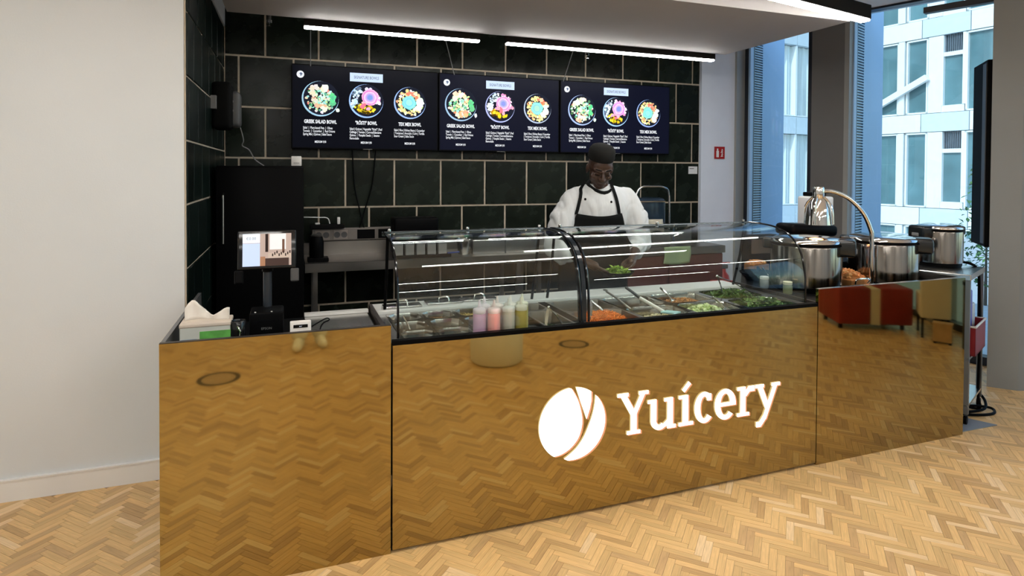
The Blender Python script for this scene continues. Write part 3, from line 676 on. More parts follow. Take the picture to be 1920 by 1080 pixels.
def spoon(p0, p1, label, m, bowl=(.03, .042), rad=.0055, nm='serving_spoon', cat='spoon', hm=None):
    r = thing(nm, p0, label, cat); d = Vector(p1) - Vector(p0); L = d.length; dn = d.normalized()
    MB().tube([(0, 0, 0), d * .5 + Vector((0, 0, .004)), d], [rad * 1.2, rad, rad * .8], 8).build('handle', hm or m, r, smooth=True)
    Q = dn.to_track_quat('Y', 'Z').to_matrix().to_4x4(); T = Matrix.Translation(d + dn * bowl[1] * .8) @ Q
    b = MB(); N = 14; vs = [T @ Vector((0, 0, -.012))]
    for i in range(N): a = 2 * PI * i / N; vs.append(T @ Vector((bowl[0] * .6 * math.cos(a), bowl[1] * .6 * math.sin(a), -.008)))
    for i in range(N): a = 2 * PI * i / N; vs.append(T @ Vector((bowl[0] * math.cos(a), bowl[1] * math.sin(a), .003)))
    fs = [(0, 1 + i, 1 + (i + 1) % N) for i in range(N)] + [(1 + i, 1 + N + i, 1 + N + (i + 1) % N, 1 + (i + 1) % N) for i in range(N)]
    b.add(vs, fs); q = b.build('bowl', m, r, smooth=True); sd = q.modifiers.new('s', 'SOLIDIFY'); sd.thickness = .002
spoon((2.06, 3.075, .935), (2.085, 2.99, .878), 'steel serving spoon lying in the brown chickpea mix', chrome)
spoon((.505, 2.90, .925), (.535, 2.83, .85), 'slim steel spoon standing in the small pan near the left edge of the display', chrome, (.016, .024), .004)
spoon((2.22, 2.80, .925), (2.24, 2.72, .875), 'steel scoop beside the diced cucumber', chrome)
# spatula: white handle with pale blue blade
sp_ = thing('spatula', (1.735, 2.92, .985), 'white spatula with a pale blue blade and dark grip, standing in the grain salad', 'spatula')
MB().tube([(0, 0, 0), (.012, -.05, -.018), (.028, -.10, -.04)], .008, 8).build('grip', dark_grey, sp_, smooth=True)
MB().tube([(.028, -.10, -.04), (.085, -.235, -.088)], .0095, 8).build('handle', mat('white_plastic', (.80, .78, .75), .4, var=.02), sp_, smooth=True)
MB().rbox(-.030, .030, -.085, 0, -.004, .004, .003, 2, Matrix.Translation((.085, -.235, -.088)) @ Matrix.Rotation(math.radians(22), 4, 'Z') @ Matrix.Rotation(math.radians(-5), 4, 'X')).build('blade', mat('pale_blue', (.42, .68, .70), .4, var=.05), sp_)
ld = thing('tongs', (1.64, 2.95, .93), 'dark tongs with a looped end leaning on the pan behind the spatula', 'tongs')
MB().tube([(0, .02, .03), (.03, -.06, .0), (.06, -.14, -.04)], .006, 8).build('arm', steel_dark, ld, smooth=True)
MB().tube([(-.012 * math.cos(a) * .7, .03 + .012 * math.sin(a) * 1.4, .035) for a in [i * PI / 6 for i in range(12)]], .003, 6, True).build('loop', steel_dark, ld, smooth=True)
# lids pushed back along the ledge
def lid(x, y, label):
    r = thing('pan_lid', (x, y, .905), label, 'lid', 'steel pan lids on the white ledge')
    MB().rbox(-.10, .10, -.045, .045, 0, .010, .004, 2).build('plate', pan_steel, r, smooth=True)
    MB().tube([(-.03, 0, .008), (-.025, 0, .028), (0, 0, .034), (.025, 0, .028), (.03, 0, .008)], .005, 8).build('handle', chrome, r, smooth=True)
lid(.55, 3.20, 'steel pan lid on the ledge at the far left of the display'); lid(.78, 3.22, 'steel pan lid on the ledge, second from the left'); lid(.985, 3.235, 'steel pan lid on the ledge just behind the bottles')
# ================================================================== CASH DESK ITEMS
# tissue box
tb = thing('tissue_box', (-.325, 2.76, .885), 'white and green paper towel box with a crumpled sheet sticking out, on the cash desk', 'tissue box')
MB().rbox(-.092, .092, -.06, .06, 0, .118, .004, 2).build('carton', mat('carton_white', (.52, .54, .50), .55, var=.06), tb)
MB().box(-.02, .093, -.0612, -.0602, .046, .088).build('green_print', mat('green_print', (.10, .36, .07), .5, var=.3, vscale=20), tb)
MB().box(-.088, -.03, -.0612, -.0602, .03, .06).build('blue_print', mat('blue_print', (.20, .28, .40), .5, var=.2), tb)
MB().rbox(-.094, .094, -.062, .062, .104, .122, .005, 2).build('top_flap', mat('flap_beige', (.58, .50, .42), .6, var=.06), tb)
ts = MB(); N = 16; M_ = 5; vs = []
for j in range(M_ + 1):
    for i in range(N + 1):
        u = i / N; v = j / M_; hgt = .12 + v * (.020 + .062 * math.exp(-((u - .18) / .22) ** 2) + .034 * math.exp(-((u - .95) / .16) ** 2))
        vs.append((-.080 + .165 * u, .012 * math.sin(u * 17) * v + .02 * math.sin(u * 5), hgt + .003 * math.sin(u * 19) * v))
ts.add(vs, [(j * (N + 1) + i, j * (N + 1) + i + 1, (j + 1) * (N + 1) + i + 1, (j + 1) * (N + 1) + i) for j in range(M_) for i in range(N)])
o = ts.build('sheet', mat('tissue', (.74, .70, .64), .85, var=.06), tb, smooth=True); o.modifiers.new('s', 'SOLIDIFY').thickness = .004
# black cup with pen tray
cu = thing('cup', (-.205, 2.72, .885), 'glossy black tumbler beside the paper towel box', 'cup')
MB().lathe([(.022, 0), (.026, .01), (.030, .115), (.028, .118), (.026, .112), (.02, .02)], 20).build('cup_body', black_gloss, cu, smooth=True)
MB().tube([(.0, -.03, .10), (.012, -.034, .08), (.006, -.036, .03)], .004, 6).build('highlight_band', chrome, cu, smooth=True)
# receipt printer
pr = thing('receipt_printer', (-.10, 2.87, .885), 'black receipt printer under the tablet stand', 'printer')
MB().rbox(-.068, .068, -.07, .07, 0, .125, .008, 3).build('casing', black, pr, smooth=True)
MB().box(-.05, .05, -.0715, -.0705, .086, .090).build('paper_slot', black_gloss, pr)
flat_text('lettering', 'EPSON', .014, (0, -.0712, .052), mid_grey, pr)
for x in (-.045, .02): MB().lathe([(.004, 0), (.004, .003)], 8, Matrix.Translation((x, -.06, .1245))).build('indicator', white_steel, pr)
# POS tablet on its pole
ps = thing('pos_terminal', (-.10, 2.93, .885), 'till tablet with a lit screen on a black pole stand', 'till')
MB().lathe([(.07, 0), (.07, .01), (.02, .016)], 24).build('base_plate', black, ps, smooth=True)
MB().tube([(0, 0, .01), (0, 0, .30)], .019, 14).build('pole', mat('pole_gunmetal', (.05, .06, .075), .25, metal=.6, var=.05), ps, smooth=True)
MB().tube([(0, -.002, .285), (0, -.005, .305)], .024, 14).build('collar', black, ps, smooth=True)
TM = Matrix.Translation((0, -.03, .383)) @ Matrix.Rotation(math.radians(-9), 4, 'X')
MB().rbox(-.121, .121, 0, .016, -.085, .085, .006, 3, TM).build('tablet_case', black_gloss, ps, smooth=True)
MB().box(-.03, .03, .014, .04, -.07, .02, TM).build('mount', black, ps)
sw = emit('screen_white', (.80, .86, .95), 1.0); sb_ = emit('screen_pale_blue', (.55, .65, .85), 1.0)
MB().box(-.1005, .1005, -.0015, .001, -.071, .071, TM).build('screen', emit('screen_photo_base', (.62, .47, .40), .7), ps)
def scr(x0, x1, z0, z1, m, nm='screen_picture', y=-.0022): return MB().box(x0, x1, y, y + .0004, z0, z1, TM).build(nm, m, ps)
scr(-.1005, -.030, .031, .071, sw); scr(-.1005, -.030, -.071, .029, sb_)
scr(.010, .078, .0, .070, emit('scr_a', (.85, .84, .82), .9)); scr(-.008, .004, -.01, .070, emit('scr_b', (.05, .03, .025), .5)); scr(.062, .072, -.02, .045, emit('scr_c', (.25, .13, .09), .5), y=-.0026)
scr(.004, .1005, -.040, -.014, emit('scr_d', (.70, .55, .45), .7), y=-.0027); scr(-.012, .09, -.071, -.038, emit('scr_e', (.10, .06, .05), .5), y=-.0028); scr(-.028, -.008, -.071, -.03, emit('scr_f', (.55, .28, .16), .6), y=-.0029)
for k in range(9): scr(.02 + .009 * k, .025 + .009 * k, -.030 + (k % 3) * .006, -.018 + (k % 3) * .006, emit('scr_b', (.05, .03, .025), .5), y=-.0031)
me = text_mesh('€0.00', .017); me.materials.clear(); me.materials.append(mid_grey); o = link(bpy.data.objects.new('lettering', me), ps); o.matrix_local = TM @ Matrix.Translation((-.066, -.0025, .045)) @ Matrix.Rotation(PI / 2, 4, 'X')
for sx in (-1, 1): MB().rbox(sx * .115 - .018, sx * .115 + .018, .0, .028, -.145, -.086, .006, 2, TM).build('card_reader' if sx > 0 else 'scanner', dark_grey if sx > 0 else black, ps)
# card terminal, white
ct = thing('card_terminal', (.036, 2.640, .885), 'small white box with a dark display standing behind the cash desk front', 'terminal')
MB().rbox(-.041, .041, -.012, .012, .0, .116, .004, 2).build('housing', mat('white_plastic', (.80, .78, .75), .4, var=.02), ct, smooth=True)
MB().box(-.028, .028, -.0132, -.012, .090, .103).build('display', black_gloss, ct)
flat_text('lettering', 'PAY', .006, (0, -.0136, .094), sw, ct)
cb_ = MB(); cb_.tube(smooth_path([(.078, 2.642, .972), (.11, 2.65, .988), (.14, 2.655, 1.0), (.15, 2.66, .99), (.12, 2.665, .97), (.105, 2.67, .9), (.14, 2.70, .888)], 5), .0028, 6)
tag(cb_.build('cable', black, smooth=True), 'thin black cable looping beside the small white box', 'cable')
# steel tray on the cash desk
tr = thing('steel_tray', (.21, 2.98, .886), 'flat steel tray on the cash desk left of the display', 'tray')
MB().rbox(-.155, .155, -.17, .17, 0, .02, .006, 2).build('plate', steel, tr); MB().box(-.15, .155, .13, .168, .021, .035).build('upstand', white_steel, tr)

# ================================================================== BACK OF THE KITCHEN
# tall black fridge
fr = thing('fridge', (-.20, 4.9, 0), 'tall black fridge in the corner beside the tiled side wall', 'fridge')
MB().rbox(-.285, .285, -.28, .30, .02, 1.652, .008, 2).build('cabinet', black, fr)
MB().rbox(-.285, .285, -.325, -.285, .05, 1.645, .010, 2).build('door', black, fr, smooth=True)
MB().tube([(-.235, -.33, 1.46), (-.235, -.36, 1.45), (-.235, -.36, 1.12), (-.235, -.33, 1.11)], .008, 8).build('handle', steel, fr, smooth=True)
for x in (-.25, .25): MB().lathe([(.02, 0), (.02, .021)], 10, Matrix.Translation((x, -.2, 0))).build('foot', black, fr)
wb = thing('adapter_box', (.036, 4.72, 1.653), 'small white box on top of the black fridge', 'box')
MB().rbox(-.036, .036, -.03, .03, 0, .072, .006, 2).build('housing', mat('white_plastic', (.80, .78, .75), .4, var=.02), wb, smooth=True)
MB().box(-.02, .02, -.031, -.030, .02, .024).build('slot', mid_grey, wb)
# wall speaker on side wall
sk = thing('loudspeaker', (-.42, 4.72, 2.07), 'rounded black loudspeaker with a grey end, mounted high on the tiled side wall', 'loudspeaker')
MB().rbox(-.10, .035, -.10, .12, -.165, .165, .035, 4).build('cabinet', black_matte, sk, smooth=True)
MB().rbox(-.03, .082, -.02, .14, -.145, .11, .03, 4).build('end_cap', dark_grey, sk, smooth=True)
for z in (.035, -.03): MB().lathe([(.010, 0), (.010, .006)], 10, Matrix.Translation((.03, -.022, z)) @ Matrix.Rotation(PI / 2, 4, 'X')).build('knob', mid_grey, sk, smooth=True)
MB().box(-.10, -.06, -.14, -.10, -.03, .06).build('bracket', mid_grey, sk)
cb_ = MB(); cb_.tube(smooth_path([(-.345, 4.80, 1.93), (-.325, 4.82, 1.84), (-.335, 4.84, 1.80), (-.29, 4.86, 1.77), (-.25, 4.86, 1.70), (-.19, 4.88, 1.655)], 5), .004, 6)
tag(cb_.build('cable', mid_grey, smooth=True), 'thin grey cable running from the loudspeaker down to the fridge top', 'cable')

# ---- menu screens
scr_bg = emit('menu_background', (.002, .0025, .006), 1.); scr_bg2 = emit('menu_background_lit', (.005, .006, .016), 1.); txt_m = emit('menu_text', (.92, .95, 1), .85); hd_m = emit('menu_header', (.60, .74, .92), .95); hd_t = emit('menu_header_text', (.16, .22, .36), .6)
food_em = mat('menu_food_print', (1, 1, 1), .5, emis=.80, attr='tint', spec=.05)
pal = {'greek': [(.85, .95, .88), (.30, .62, .42), (.72, .80, .55), (.93, .80, .66), (.55, .85, .75), (.88, .45, .35), (.95, .95, .92), (.22, .40, .22)],
       'rosti': [(.92, .92, .95), (.85, .88, .92)], 'tex': [(.95, .90, .55), (.90, .80, .45), (.95, .93, .86), (.88, .60, .40), (.80, .86, .50)]}
def blob(b, cx, cz, r, col, y, n=7, rough=.35):
    a0 = random.uniform(0, 6); vs = [(cx, y, cz)] + [(cx + r * random.uniform(1 - rough, 1 + rough) * math.cos(a0 + 2 * PI * i / n), y, cz + r * random.uniform(1 - rough, 1 + rough) * math.sin(a0 + 2 * PI * i / n)) for i in range(n)]
    b.add(vs, [(0, 1 + i, 1 + (i + 1) % n) for i in range(n)], col)
def bowl_picture(parent, kind, cx, cz, R, tone):
    b = MB(); t = lambda c: tuple((c[i] ** 1.7) * tone[i] * random.uniform(.75, 1.0) for i in range(3))
    def disc(r, col, y, dx=0, dz=0): 
        n = 40; b.add([(cx + dx + r * math.cos(2 * PI * i / n), y, cz + dz + r * math.sin(2 * PI * i / n)) for i in range(n)], [tuple(range(n))], col)
    disc(R, t((.55, .68, .85)), -.0012); disc(R * .955, (.008, .010, .02), -.0015, .006 * R / .15, .006 * R / .15)
    y = -.0018
    def ringb(n, r0, r1, cols, sz, a0=0, a1=360):
        nonlocal y
        for i in range(n):
            a = math.radians(random.uniform(a0, a1)); rr = R * random.uniform(r0, r1); y -= .000004
            blob(b, cx + rr * math.cos(a), cz + rr * math.sin(a), R * sz * random.uniform(.7, 1.3), t(random.choice(cols)), y)
    if kind == 'greek':
        ringb(120, .28, .80, pal['greek'], .075); ringb(60, .05, .45, pal['greek'][:5], .075); ringb(16, .1, .75, [(.03, .06, .03), (.02, .03, .04)], .045); ringb(14, .5, .76, [(.95, .82, .68), (.92, .93, .88)], .12, 60, 150); ringb(8, .6, .74, [(.30, .75, .45)], .13, -25, 25); ringb(10, .4, .7, [(.92, .62, .48), (.96, .88, .78)], .12, 240, 300)
        blob(b, cx + R * .95, cz - R * .62, R * .12, t((.9, .92, .92)), y, 6)
    elif kind == 'rosti':
        ringb(46, .50, .88, [(.90, .94, .97), (.75, .86, .92), (.30, .36, .42)], .08, 110, 215); ringb(40, .50, .84, [(.95, .85, .93), (.92, .92, .96), (.85, .50, .70)], .08, -15, 100); ringb(60, .35, .74, [(.95, .85, .16), (.85, .70, .08), (.62, .46, .05), (.20, .14, .02)], .08, 205, 315)
        for k in range(6): y -= .00001; blob(b, cx + R * .22, cz + R * .22, R * (.50 - .07 * k), t([(.96, .62, .82), (.90, .45, .70), (.95, .70, .88), (.75, .60, .88), (.55, .55, .85), (.40, .45, .80)][k]), y, 14, .08)
        ringb(7, .1, .5, [(.95, .35, .45), (.98, .60, .70)], .11, 200, 300)
    else:
        ringb(150, .45, .80, pal['tex'], .075); ringb(14, .4, .8, [(.05, .04, .02), (.25, .06, .04)], .045); ringb(14, .45, .72, [(.85, .40, .30), (.95, .75, .60)], .10, 30, 110); ringb(10, .5, .74, [(.96, .95, .92)], .14, -50, 20)
        for k in range(4): y -= .00001; blob(b, cx - R * .05, cz + R * .02, R * (.44 - .08 * k), t([(.42, .80, .74), (.48, .85, .80), (.40, .74, .74), (.55, .86, .80)][k]), y, 14, .10)
    o = b.build('bowl_picture', food_em, parent); return o
ING = [('GREEK SALAD BOWL', 'Salad  |  Plant-based Feta  |  Olives\nTomato  |  Cucumber  |  Red Onions\nSpring Mix | Quinoa | Salad Sauce'), ('"RÖSTI" BOWL', 'Salad | Quinoa | Vegetable "Rösti" | Red\nCabbage | Tomato | Carrots/Edamame\nQuinoa  |  Pumpkin Seeds  |  Sesame\nRemoulade'), ('TEX MEX BOWL', 'Salad | Rice | Kidney Beans | Cucumber\n| Tomatoes | Avocado | Corn | Tortilla\nSour Cream | Salsa Sauce')]
def menu_screen(x0, x1, tone, label, bgm):
    W_ = x1 - x0; r = thing('menu_screen', ((x0 + x1) / 2, 5.40, 2.16), label, 'screen', 'menu screens on the tiled wall')
    MB().rbox(-W_ / 2 + .002, W_ / 2 - .002, 0, .045, -.355, .355, .004, 2).build('casing', black, r)
    MB().box(-.3, .3, .045, .09, -.2, .2).build('wall_bracket', black_matte, r)
    h = W_ / 2 - .012
    MB().box(-h, h, -.001, .001, -.343, .346).build('display', bgm, r)
    MB().box(-.04, .04, -.0022, .0, -.3535, -.3495).build('maker_mark', mid_grey, r)
    b = MB(); n = 24; b.add([(-h + .062 + .030 * math.cos(2 * PI * i / n), -.0014, .268 + .030 * math.sin(2 * PI * i / n)) for i in range(n)], [tuple(range(n))]); b.build('logo_disc', txt_m, r)
    b = MB(); b.add([(-h + .066 + .013 * math.cos(2 * PI * i / n) * (1 if i < 12 else .4), -.0017, .268 + .015 * math.sin(2 * PI * i / n)) for i in range(n)], [tuple(range(n))]); b.build('logo_mark', hd_t, r)
    MB().box(-.150, .130, -.0014, -.0008, .232, .306).build('header_plate', hd_m, r)
    flat_text('lettering', 'SIGNATURE BOWLS', .036, (-.010, -.0018, .257), hd_t, r, .66, .0004)
    for i, (cx, R) in enumerate(((-.392, .150), (-.012, .146), (.368, .142))):
        bowl_picture(r, ('greek', 'rosti', 'tex')[i], cx, .070 + (.0, -.004, -.004)[i], R, tone)
        flat_text('lettering', ING[i][0], .042, (cx, -.0018, -.138), txt_m, r, .66, .0016)
        flat_text('lettering', ING[i][1], .0285, (cx - .140, -.0018, -.186), txt_m, r, .60, .0005, 'LEFT', .95)
        flat_text('lettering', 'MEDIUM 9,90', .026, (cx, -.0018, -.303), txt_m, r, .62, .0006)
    return r
menu_screen(.0, 1.252, (.92, 1.0, 1.08), 'menu screen with three salad bowls, left of the three', scr_bg)
menu_screen(1.256, 2.452, (1.0, .96, .92), 'menu screen with three salad bowls, middle of the three', scr_bg2)
menu_screen(2.458, 3.715, (.95, 1.0, 1.05), 'menu screen with three salad bowls, right one behind the cook', scr_bg2)
for (x, z0, x2, z2, lb) in ((.50, 1.80, .60, 1.12, 'black cable hanging from the left menu screen to the sockets'), (.70, 1.80, .56, 1.12, 'second black cable hanging under the left menu screen beside the first')):
    c_ = MB(); c_.tube(smooth_path([(x, 5.44, z0), (x + (x2 - x) * .2, 5.46, z0 - .3), (x + (x2 - x) * .6, 5.46, z0 - .5), (x2, 5.43, z2)], 6), .006, 6); tag(c_.build('cable', black, smooth=True), lb, 'cable')
for (x, dx, lb) in ((.155, .0, 'thin wire from the ceiling to the left menu screen'), (1.30, .10, 'thin slanting wire from the ceiling to the middle menu screen'), (2.62, -.13, 'thin slanting wire from the ceiling to the right menu screen')):
    c_ = MB(); c_.tube([(x, 5.40, 2.88), (x + dx, 5.40, 2.50)], .004, 6); tag(c_.build('hanging_wire', mid_grey, smooth=True), lb, 'wire')

# ---- lights
def led_bar(p0, p1, w_, h_, label, zt=None):
    p0 = Vector(p0); p1 = Vector(p1); c = (p0 + p1) / 2; d = p1 - p0; L = d.length; a = math.atan2(d.y, d.x)
    r = thing('linear_light', c, label, 'lamp', 'linear ceiling lights', a)
    MB().box(-L / 2, L / 2, -w_ / 2, w_ / 2, .004, h_).build('housing', mat('brown_black_housing', (.008, .0055, .004), .6, var=.1, spec=.08), r)
    MB().rbox(-L / 2 + .004, L / 2 - .004, -w_ / 2 + .003, w_ / 2 - .003, -.012, .004, .004, 1).build('diffuser', led, r)
    top = (zt or CEIL) - c.z
    for s in (-.35, .35): MB().tube([(L * s, 0, h_), (L * s, 0, top)], .004, 6).build('hanger', dark_grey, r)
    return r
led_bar((.085, 4.60, 2.648), (1.395, 4.60, 2.648), .055, .10, 'lit linear lamp over the kitchen, left of the two above the menu screens')
led_bar((1.615, 4.60, 2.648), (3.625, 4.60, 2.648), .055, .10, 'lit linear lamp over the kitchen, right of the two above the menu screens')
led_bar((1.60, 2.715, 2.70), (3.81, 3.190, 2.70), .075, .10, 'lit linear lamp in a brown-black housing at the top right')
hall = [((-2.3, 1.75), (-.1, 2.08)), ((-1.9, -.10), (.3, .24)), ((.9, 1.70), (3.1, 2.05)), ((-2.4, -2.6), (-.2, -2.25)), ((.8, -1.5), (3.0, -1.15)), ((3.9, -1.0), (6.1, -.65)), ((-2.2, -4.2), (0, -3.9)), ((1.5, -4.4), (3.7, -4.1)), ((5.0, -4.2), (7.2, -3.9))]
HL_ = ['hall ceiling lamp nearest the plain white wall', 'hall ceiling lamp above the floor socket on the left', 'hall ceiling lamp between the pouf and the counter', 'hall ceiling lamp far behind on the left', 'hall ceiling lamp behind the round pouf', 'hall ceiling lamp over the red bench', 'hall ceiling lamp at the back wall, left of three', 'hall ceiling lamp at the back wall, middle of three', 'hall ceiling lamp at the back wall, window side']
for i, (a, b_) in enumerate(hall): led_bar((*a, 2.70), (*b_, 2.70), .09, .12, HL_[i])
def sprinkler(x, y, z, label):
    r = thing('sprinkler', (x, y, z), label, 'sprinkler')
    MB().lathe([(.02, .0), (.02, .02), (.008, .022)], 12, Matrix.Rotation(PI, 4, 'X')).build('body', chrome, r, smooth=True)
    MB().lathe([(.018, -.045), (.018, -.042)], 10).build('deflector', chrome, r); MB().tube([(0, 0, -.02), (0, 0, -.045)], .004, 6).build('frame', chrome, r)
    MB().tube([(0, 0, 0), (0, 0, CEIL - z)], .012, 8).build('drop_pipe', dark_grey, r)
sprinkler(-.146, 4.719, 2.70, 'small chrome sprinkler head near the top left corner of the tiled wall'); sprinkler(2.44, 4.80, 2.66, 'small chrome sprinkler head below the right kitchen lamp')
# ---- steel back worktable
bt = thing('work_table', (2.0, 5.2, 0), 'long stainless steel work table along the tiled back wall', 'table')
cpart(bt, 'table_top', steel_dark, MB().box(.10, 4.05, 4.93, 5.485, .885, .90)); cpart(bt, 'apron', steel_dark, MB().box(.10, 4.05, 4.925, 4.945, .83, .90)); cpart(bt, 'upstand', steel_dark, MB().box(.10, 4.05, 5.47, 5.487, .90, 1.00))
for x in (.16, 1.86, 2.06, 2.62):
    for y in (4.98, 5.42): cpart(bt, 'leg', steel_dark, MB().box(x, x + .035, y, y + .035, 0, .885))
cpart(bt, 'under_shelf', steel_dark, MB().box(1.86, 2.64, 4.96, 5.46, .30, .32))
# socket trunking
so = thing('socket_strip', (.50, 5.44, 1.05), 'grey trunking with power sockets on the tiled wall above the table', 'socket strip')
MB().rbox(-.335, .345, -.03, .04, -.03, .075, .006, 2).build('trunking', mat('trunking_grey', (.16, .14, .125), .5, var=.06), so)
for x in (-.25, -.10):
    q = MB().rbox(x - .062, x + .062, -.034, -.029, -.022, .062, .004, 2).build('socket_plate', mat('socket_plate', (.22, .19, .17), .5, var=.05), so)
    for dx in (-.03, .03): MB().lathe([(.026, 0), (.026, .002), (.018, .001)], 16, Matrix.Translation((x + dx, -.034, .02)) @ Matrix.Rotation(PI / 2, 4, 'X')).build('socket', dark_grey, q, smooth=True)
MB().box(.04, .19, -.032, -.029, -.02, .06).build('blank_plate', black, so); MB().box(.22, .32, -.032, -.029, -.02, .06).build('blank_plate', black, so)
MB().box(-.335, .345, -.035, -.0, -.165, -.035).build('lower_panel', steel_dark, so)
bd = thing('charger_bar', (.29, 5.40, 1.128), 'black charging bar with white plugs on top of the socket trunking', 'charger')
MB().rbox(-.14, .14, -.04, .04, 0, .035, .006, 2).build('bar', black_matte, bd)
MB().rbox(-.10, -.06, -.02, .02, .035, .05, .006, 2).build('plug', white_steel, bd, smooth=True); MB().rbox(.08, .105, -.015, .015, .035, .095, .004, 2).build('plug', white_steel, bd, smooth=True)
MB().tube(smooth_path([(-.19, .0, .10), (-.08, 0, .095), (-.0, 0, .088), (.02, 0, .04)], 5), .005, 6).build('lead', white_steel, bd, smooth=True)
# black jug / coffee grinder at left end of table
jg = thing('jug', (.19, 5.06, .90), 'black jug with a steel rim at the left end of the steel table', 'jug')
MB().lathe([(.05, 0), (.055, .01), (.055, .15), (.048, .19), (.040, .20)], 20).build('jug_body', black, jg, smooth=True); MB().lathe([(.042, .198), (.046, .205), (.03, .215)], 20).build('lid', steel_dark, jg, smooth=True)
MB().rbox(-.07, .09, -.06, .06, 0, .03, .006, 2).build('base', black, jg)
# black toaster tray on the table
tt = thing('contact_grill', (1.0, 5.2, .90), 'low black contact grill on the steel table left of the middle', 'grill')
MB().rbox(-.19, .19, -.10, .12, .16, .325, .02, 3).build('top_plate', black, tt, smooth=True); MB().rbox(-.19, .19, -.10, .14, .012, .15, .02, 3).build('base', black, tt, smooth=True)
for x in (-.10, .12): MB().tube([(x - .05, -.108, .19), (x + .05, -.108, .19)], .006, 6).build('handle', mid_grey, tt, smooth=True)
# spice containers in a rack
rk = thing('container_rack', (1.03, 5.02, .90), 'black rack on the table holding small grey containers', 'rack')
MB().box(-.24, .24, -.04, .04, 0, .025).build('tray', black, rk)
lab = ['first small grey container from the left in the black rack', 'second small grey container from the left in the black rack', 'third small grey container from the left in the black rack', 'fourth small grey container from the left in the black rack', 'fifth small grey container at the right of the black rack']
for i in range(5):
    x = .83 + i * .092; q = thing('container', (x, 5.02, .925), lab[i], 'container', 'containers in the black rack')
    MB().rbox(-.036, .036, -.03, .03, 0, .085, .004, 2).build('tub', mat('container_grey', (.26, .25, .24), .45, var=.06), q); MB().box(-.037, .037, -.031, .031, .085, .092).build('lid', mid_grey, q)
sp2 = thing('steel_tub', (1.42, 5.12, .90), 'shiny steel tub on the table under the green tile', 'tub')
MB().lathe([(.05, 0), (.07, .13), (.074, .132), (.07, .128), (.048, .005)], 24).build('tub_body', steel, sp2, smooth=True); MB().tube([(.074 * math.cos(i * PI / 12), .074 * math.sin(i * PI / 12), .132) for i in range(24)], .003, 6, True).build('rim', chrome, sp2, smooth=True)
kn = thing('knife', (1.26, 5.0, .925), 'blue handled knife lying across the rack', 'knife', rz=.35)
MB().rbox(-.02, .10, -.008, .008, 0, .012, .003, 2).build('handle', mat('blue_plastic', (.03, .05, .22), .4, var=.05), kn); MB().box(-.15, -.02, -.008, .01, .004, .006).build('blade', chrome, kn)
# steel equipment behind
bx_ = thing('steel_unit', (1.78, 5.25, .90), 'low brushed steel appliance on the table left of the cook', 'appliance')
MB().rbox(-.30, .30, -.20, .20, 0, .125, .006, 2).build('casing', steel, bx_); MB().box(-.005, .005, -.203, -.2, .0, .12).build('seam', dark_grey, bx_)
# covered machine right of the cook
cm = thing('covered_machine', (3.28, 5.18, .90), 'machine under a dark see-through cover with a steel tube frame, right of the cook', 'machine')
MB().rbox(-.19, .19, -.17, .17, 0, .16, .01, 2).build('base', steel_dark, cm)
MB().rbox(-.175, .182, -.12, .16, .16, .475, .05, 4).build('cover', mat('smoked_plastic', (.02, .035, .055), .12, var=.1), cm, smooth=True)
hp = MB(); hp.tube(smooth_path([(-.19, -.14, .40), (-.185, -.14, .50), (-.13, -.14, .575), (0, -.14, .585), (.13, -.14, .575), (.185, -.14, .50), (.19, -.14, .16)], 6), .010, 8); hp.build('tube_frame', steel, cm, smooth=True)
MB().tube([(-.18, -.145, .44), (.14, -.145, .44)], .008, 8).build('tube_bar', chrome, cm, smooth=True)
N = 16; cl = MB(); vs = []
for j in range(7):
    for i in range(N + 1): u = i / N; vs.append((-.16 + .25 * u, -.175 - .012 * math.sin(u * 9) - .006 * j, .27 - j * .02 - .012 * math.sin(u * 7) * j / 6))
cl.add(vs, [(j * (N + 1) + i, j * (N + 1) + i + 1, (j + 1) * (N + 1) + i + 1, (j + 1) * (N + 1) + i) for j in range(6) for i in range(N)])
o = tag(cl.build('cloth', mat('cream_cloth', (.50, .47, .38), .9, var=.08), smooth=True, loc=(3.28, 5.18, .90)), 'cream cloth draped over the front of the covered machine', 'cloth'); o.modifiers.new('s', 'SOLIDIFY').thickness = .003
tap = thing('tap', (3.60, 5.16, .90), 'small chrome tap on the steel table in front of the tiles', 'tap')
MB().tube(smooth_path([(0, 0, 0), (0, 0, .16), (-.01, -.03, .20), (-.03, -.09, .19), (-.035, -.10, .16)], 5), .010, 8).build('spout', chrome, tap, smooth=True); MB().tube([(0, 0, .08), (.05, -.02, .10)], .006, 8).build('lever', chrome, tap, smooth=True)
# cupboard under the table at the right
cp_ = thing('cupboard', (3.40, 5.2, 0), 'dark reddish brown cupboard under the right end of the steel table', 'cupboard')
MB().box(-.62, .64, -.24, .27, .05, .825).build('carcass', dark_red, cp_); MB().rbox(-.61, -.01, -.262, -.243, .08, .82, .003, 1).build('door', dark_red, cp_); MB().rbox(.01, .63, -.262, -.243, .08, .82, .003, 1).build('door', dark_red, cp_)
cl = MB(); vs = []; N = 14
for j in range(9):
    for i in range(N + 1): u = i / N; v = j / 8; vs.append((3.325 + .295 * u + .008 * math.sin(v * 4), 4.912 - .006 * math.sin(u * 8 + v), .912 - .158 * v - .014 * math.sin(PI * u) * v))
cl.add(vs, [(j * (N + 1) + i, j * (N + 1) + i + 1, (j + 1) * (N + 1) + i + 1, (j + 1) * (N + 1) + i) for j in range(8) for i in range(N)])
o = tag(cl.build('towel', mat('pale_green_cloth', (.30, .40, .22), .9, var=.06, bump=.2, bscale=300), smooth=True), 'pale green towel hanging from the front edge of the steel table', 'towel'); o.modifiers.new('s', 'SOLIDIFY').thickness = .004
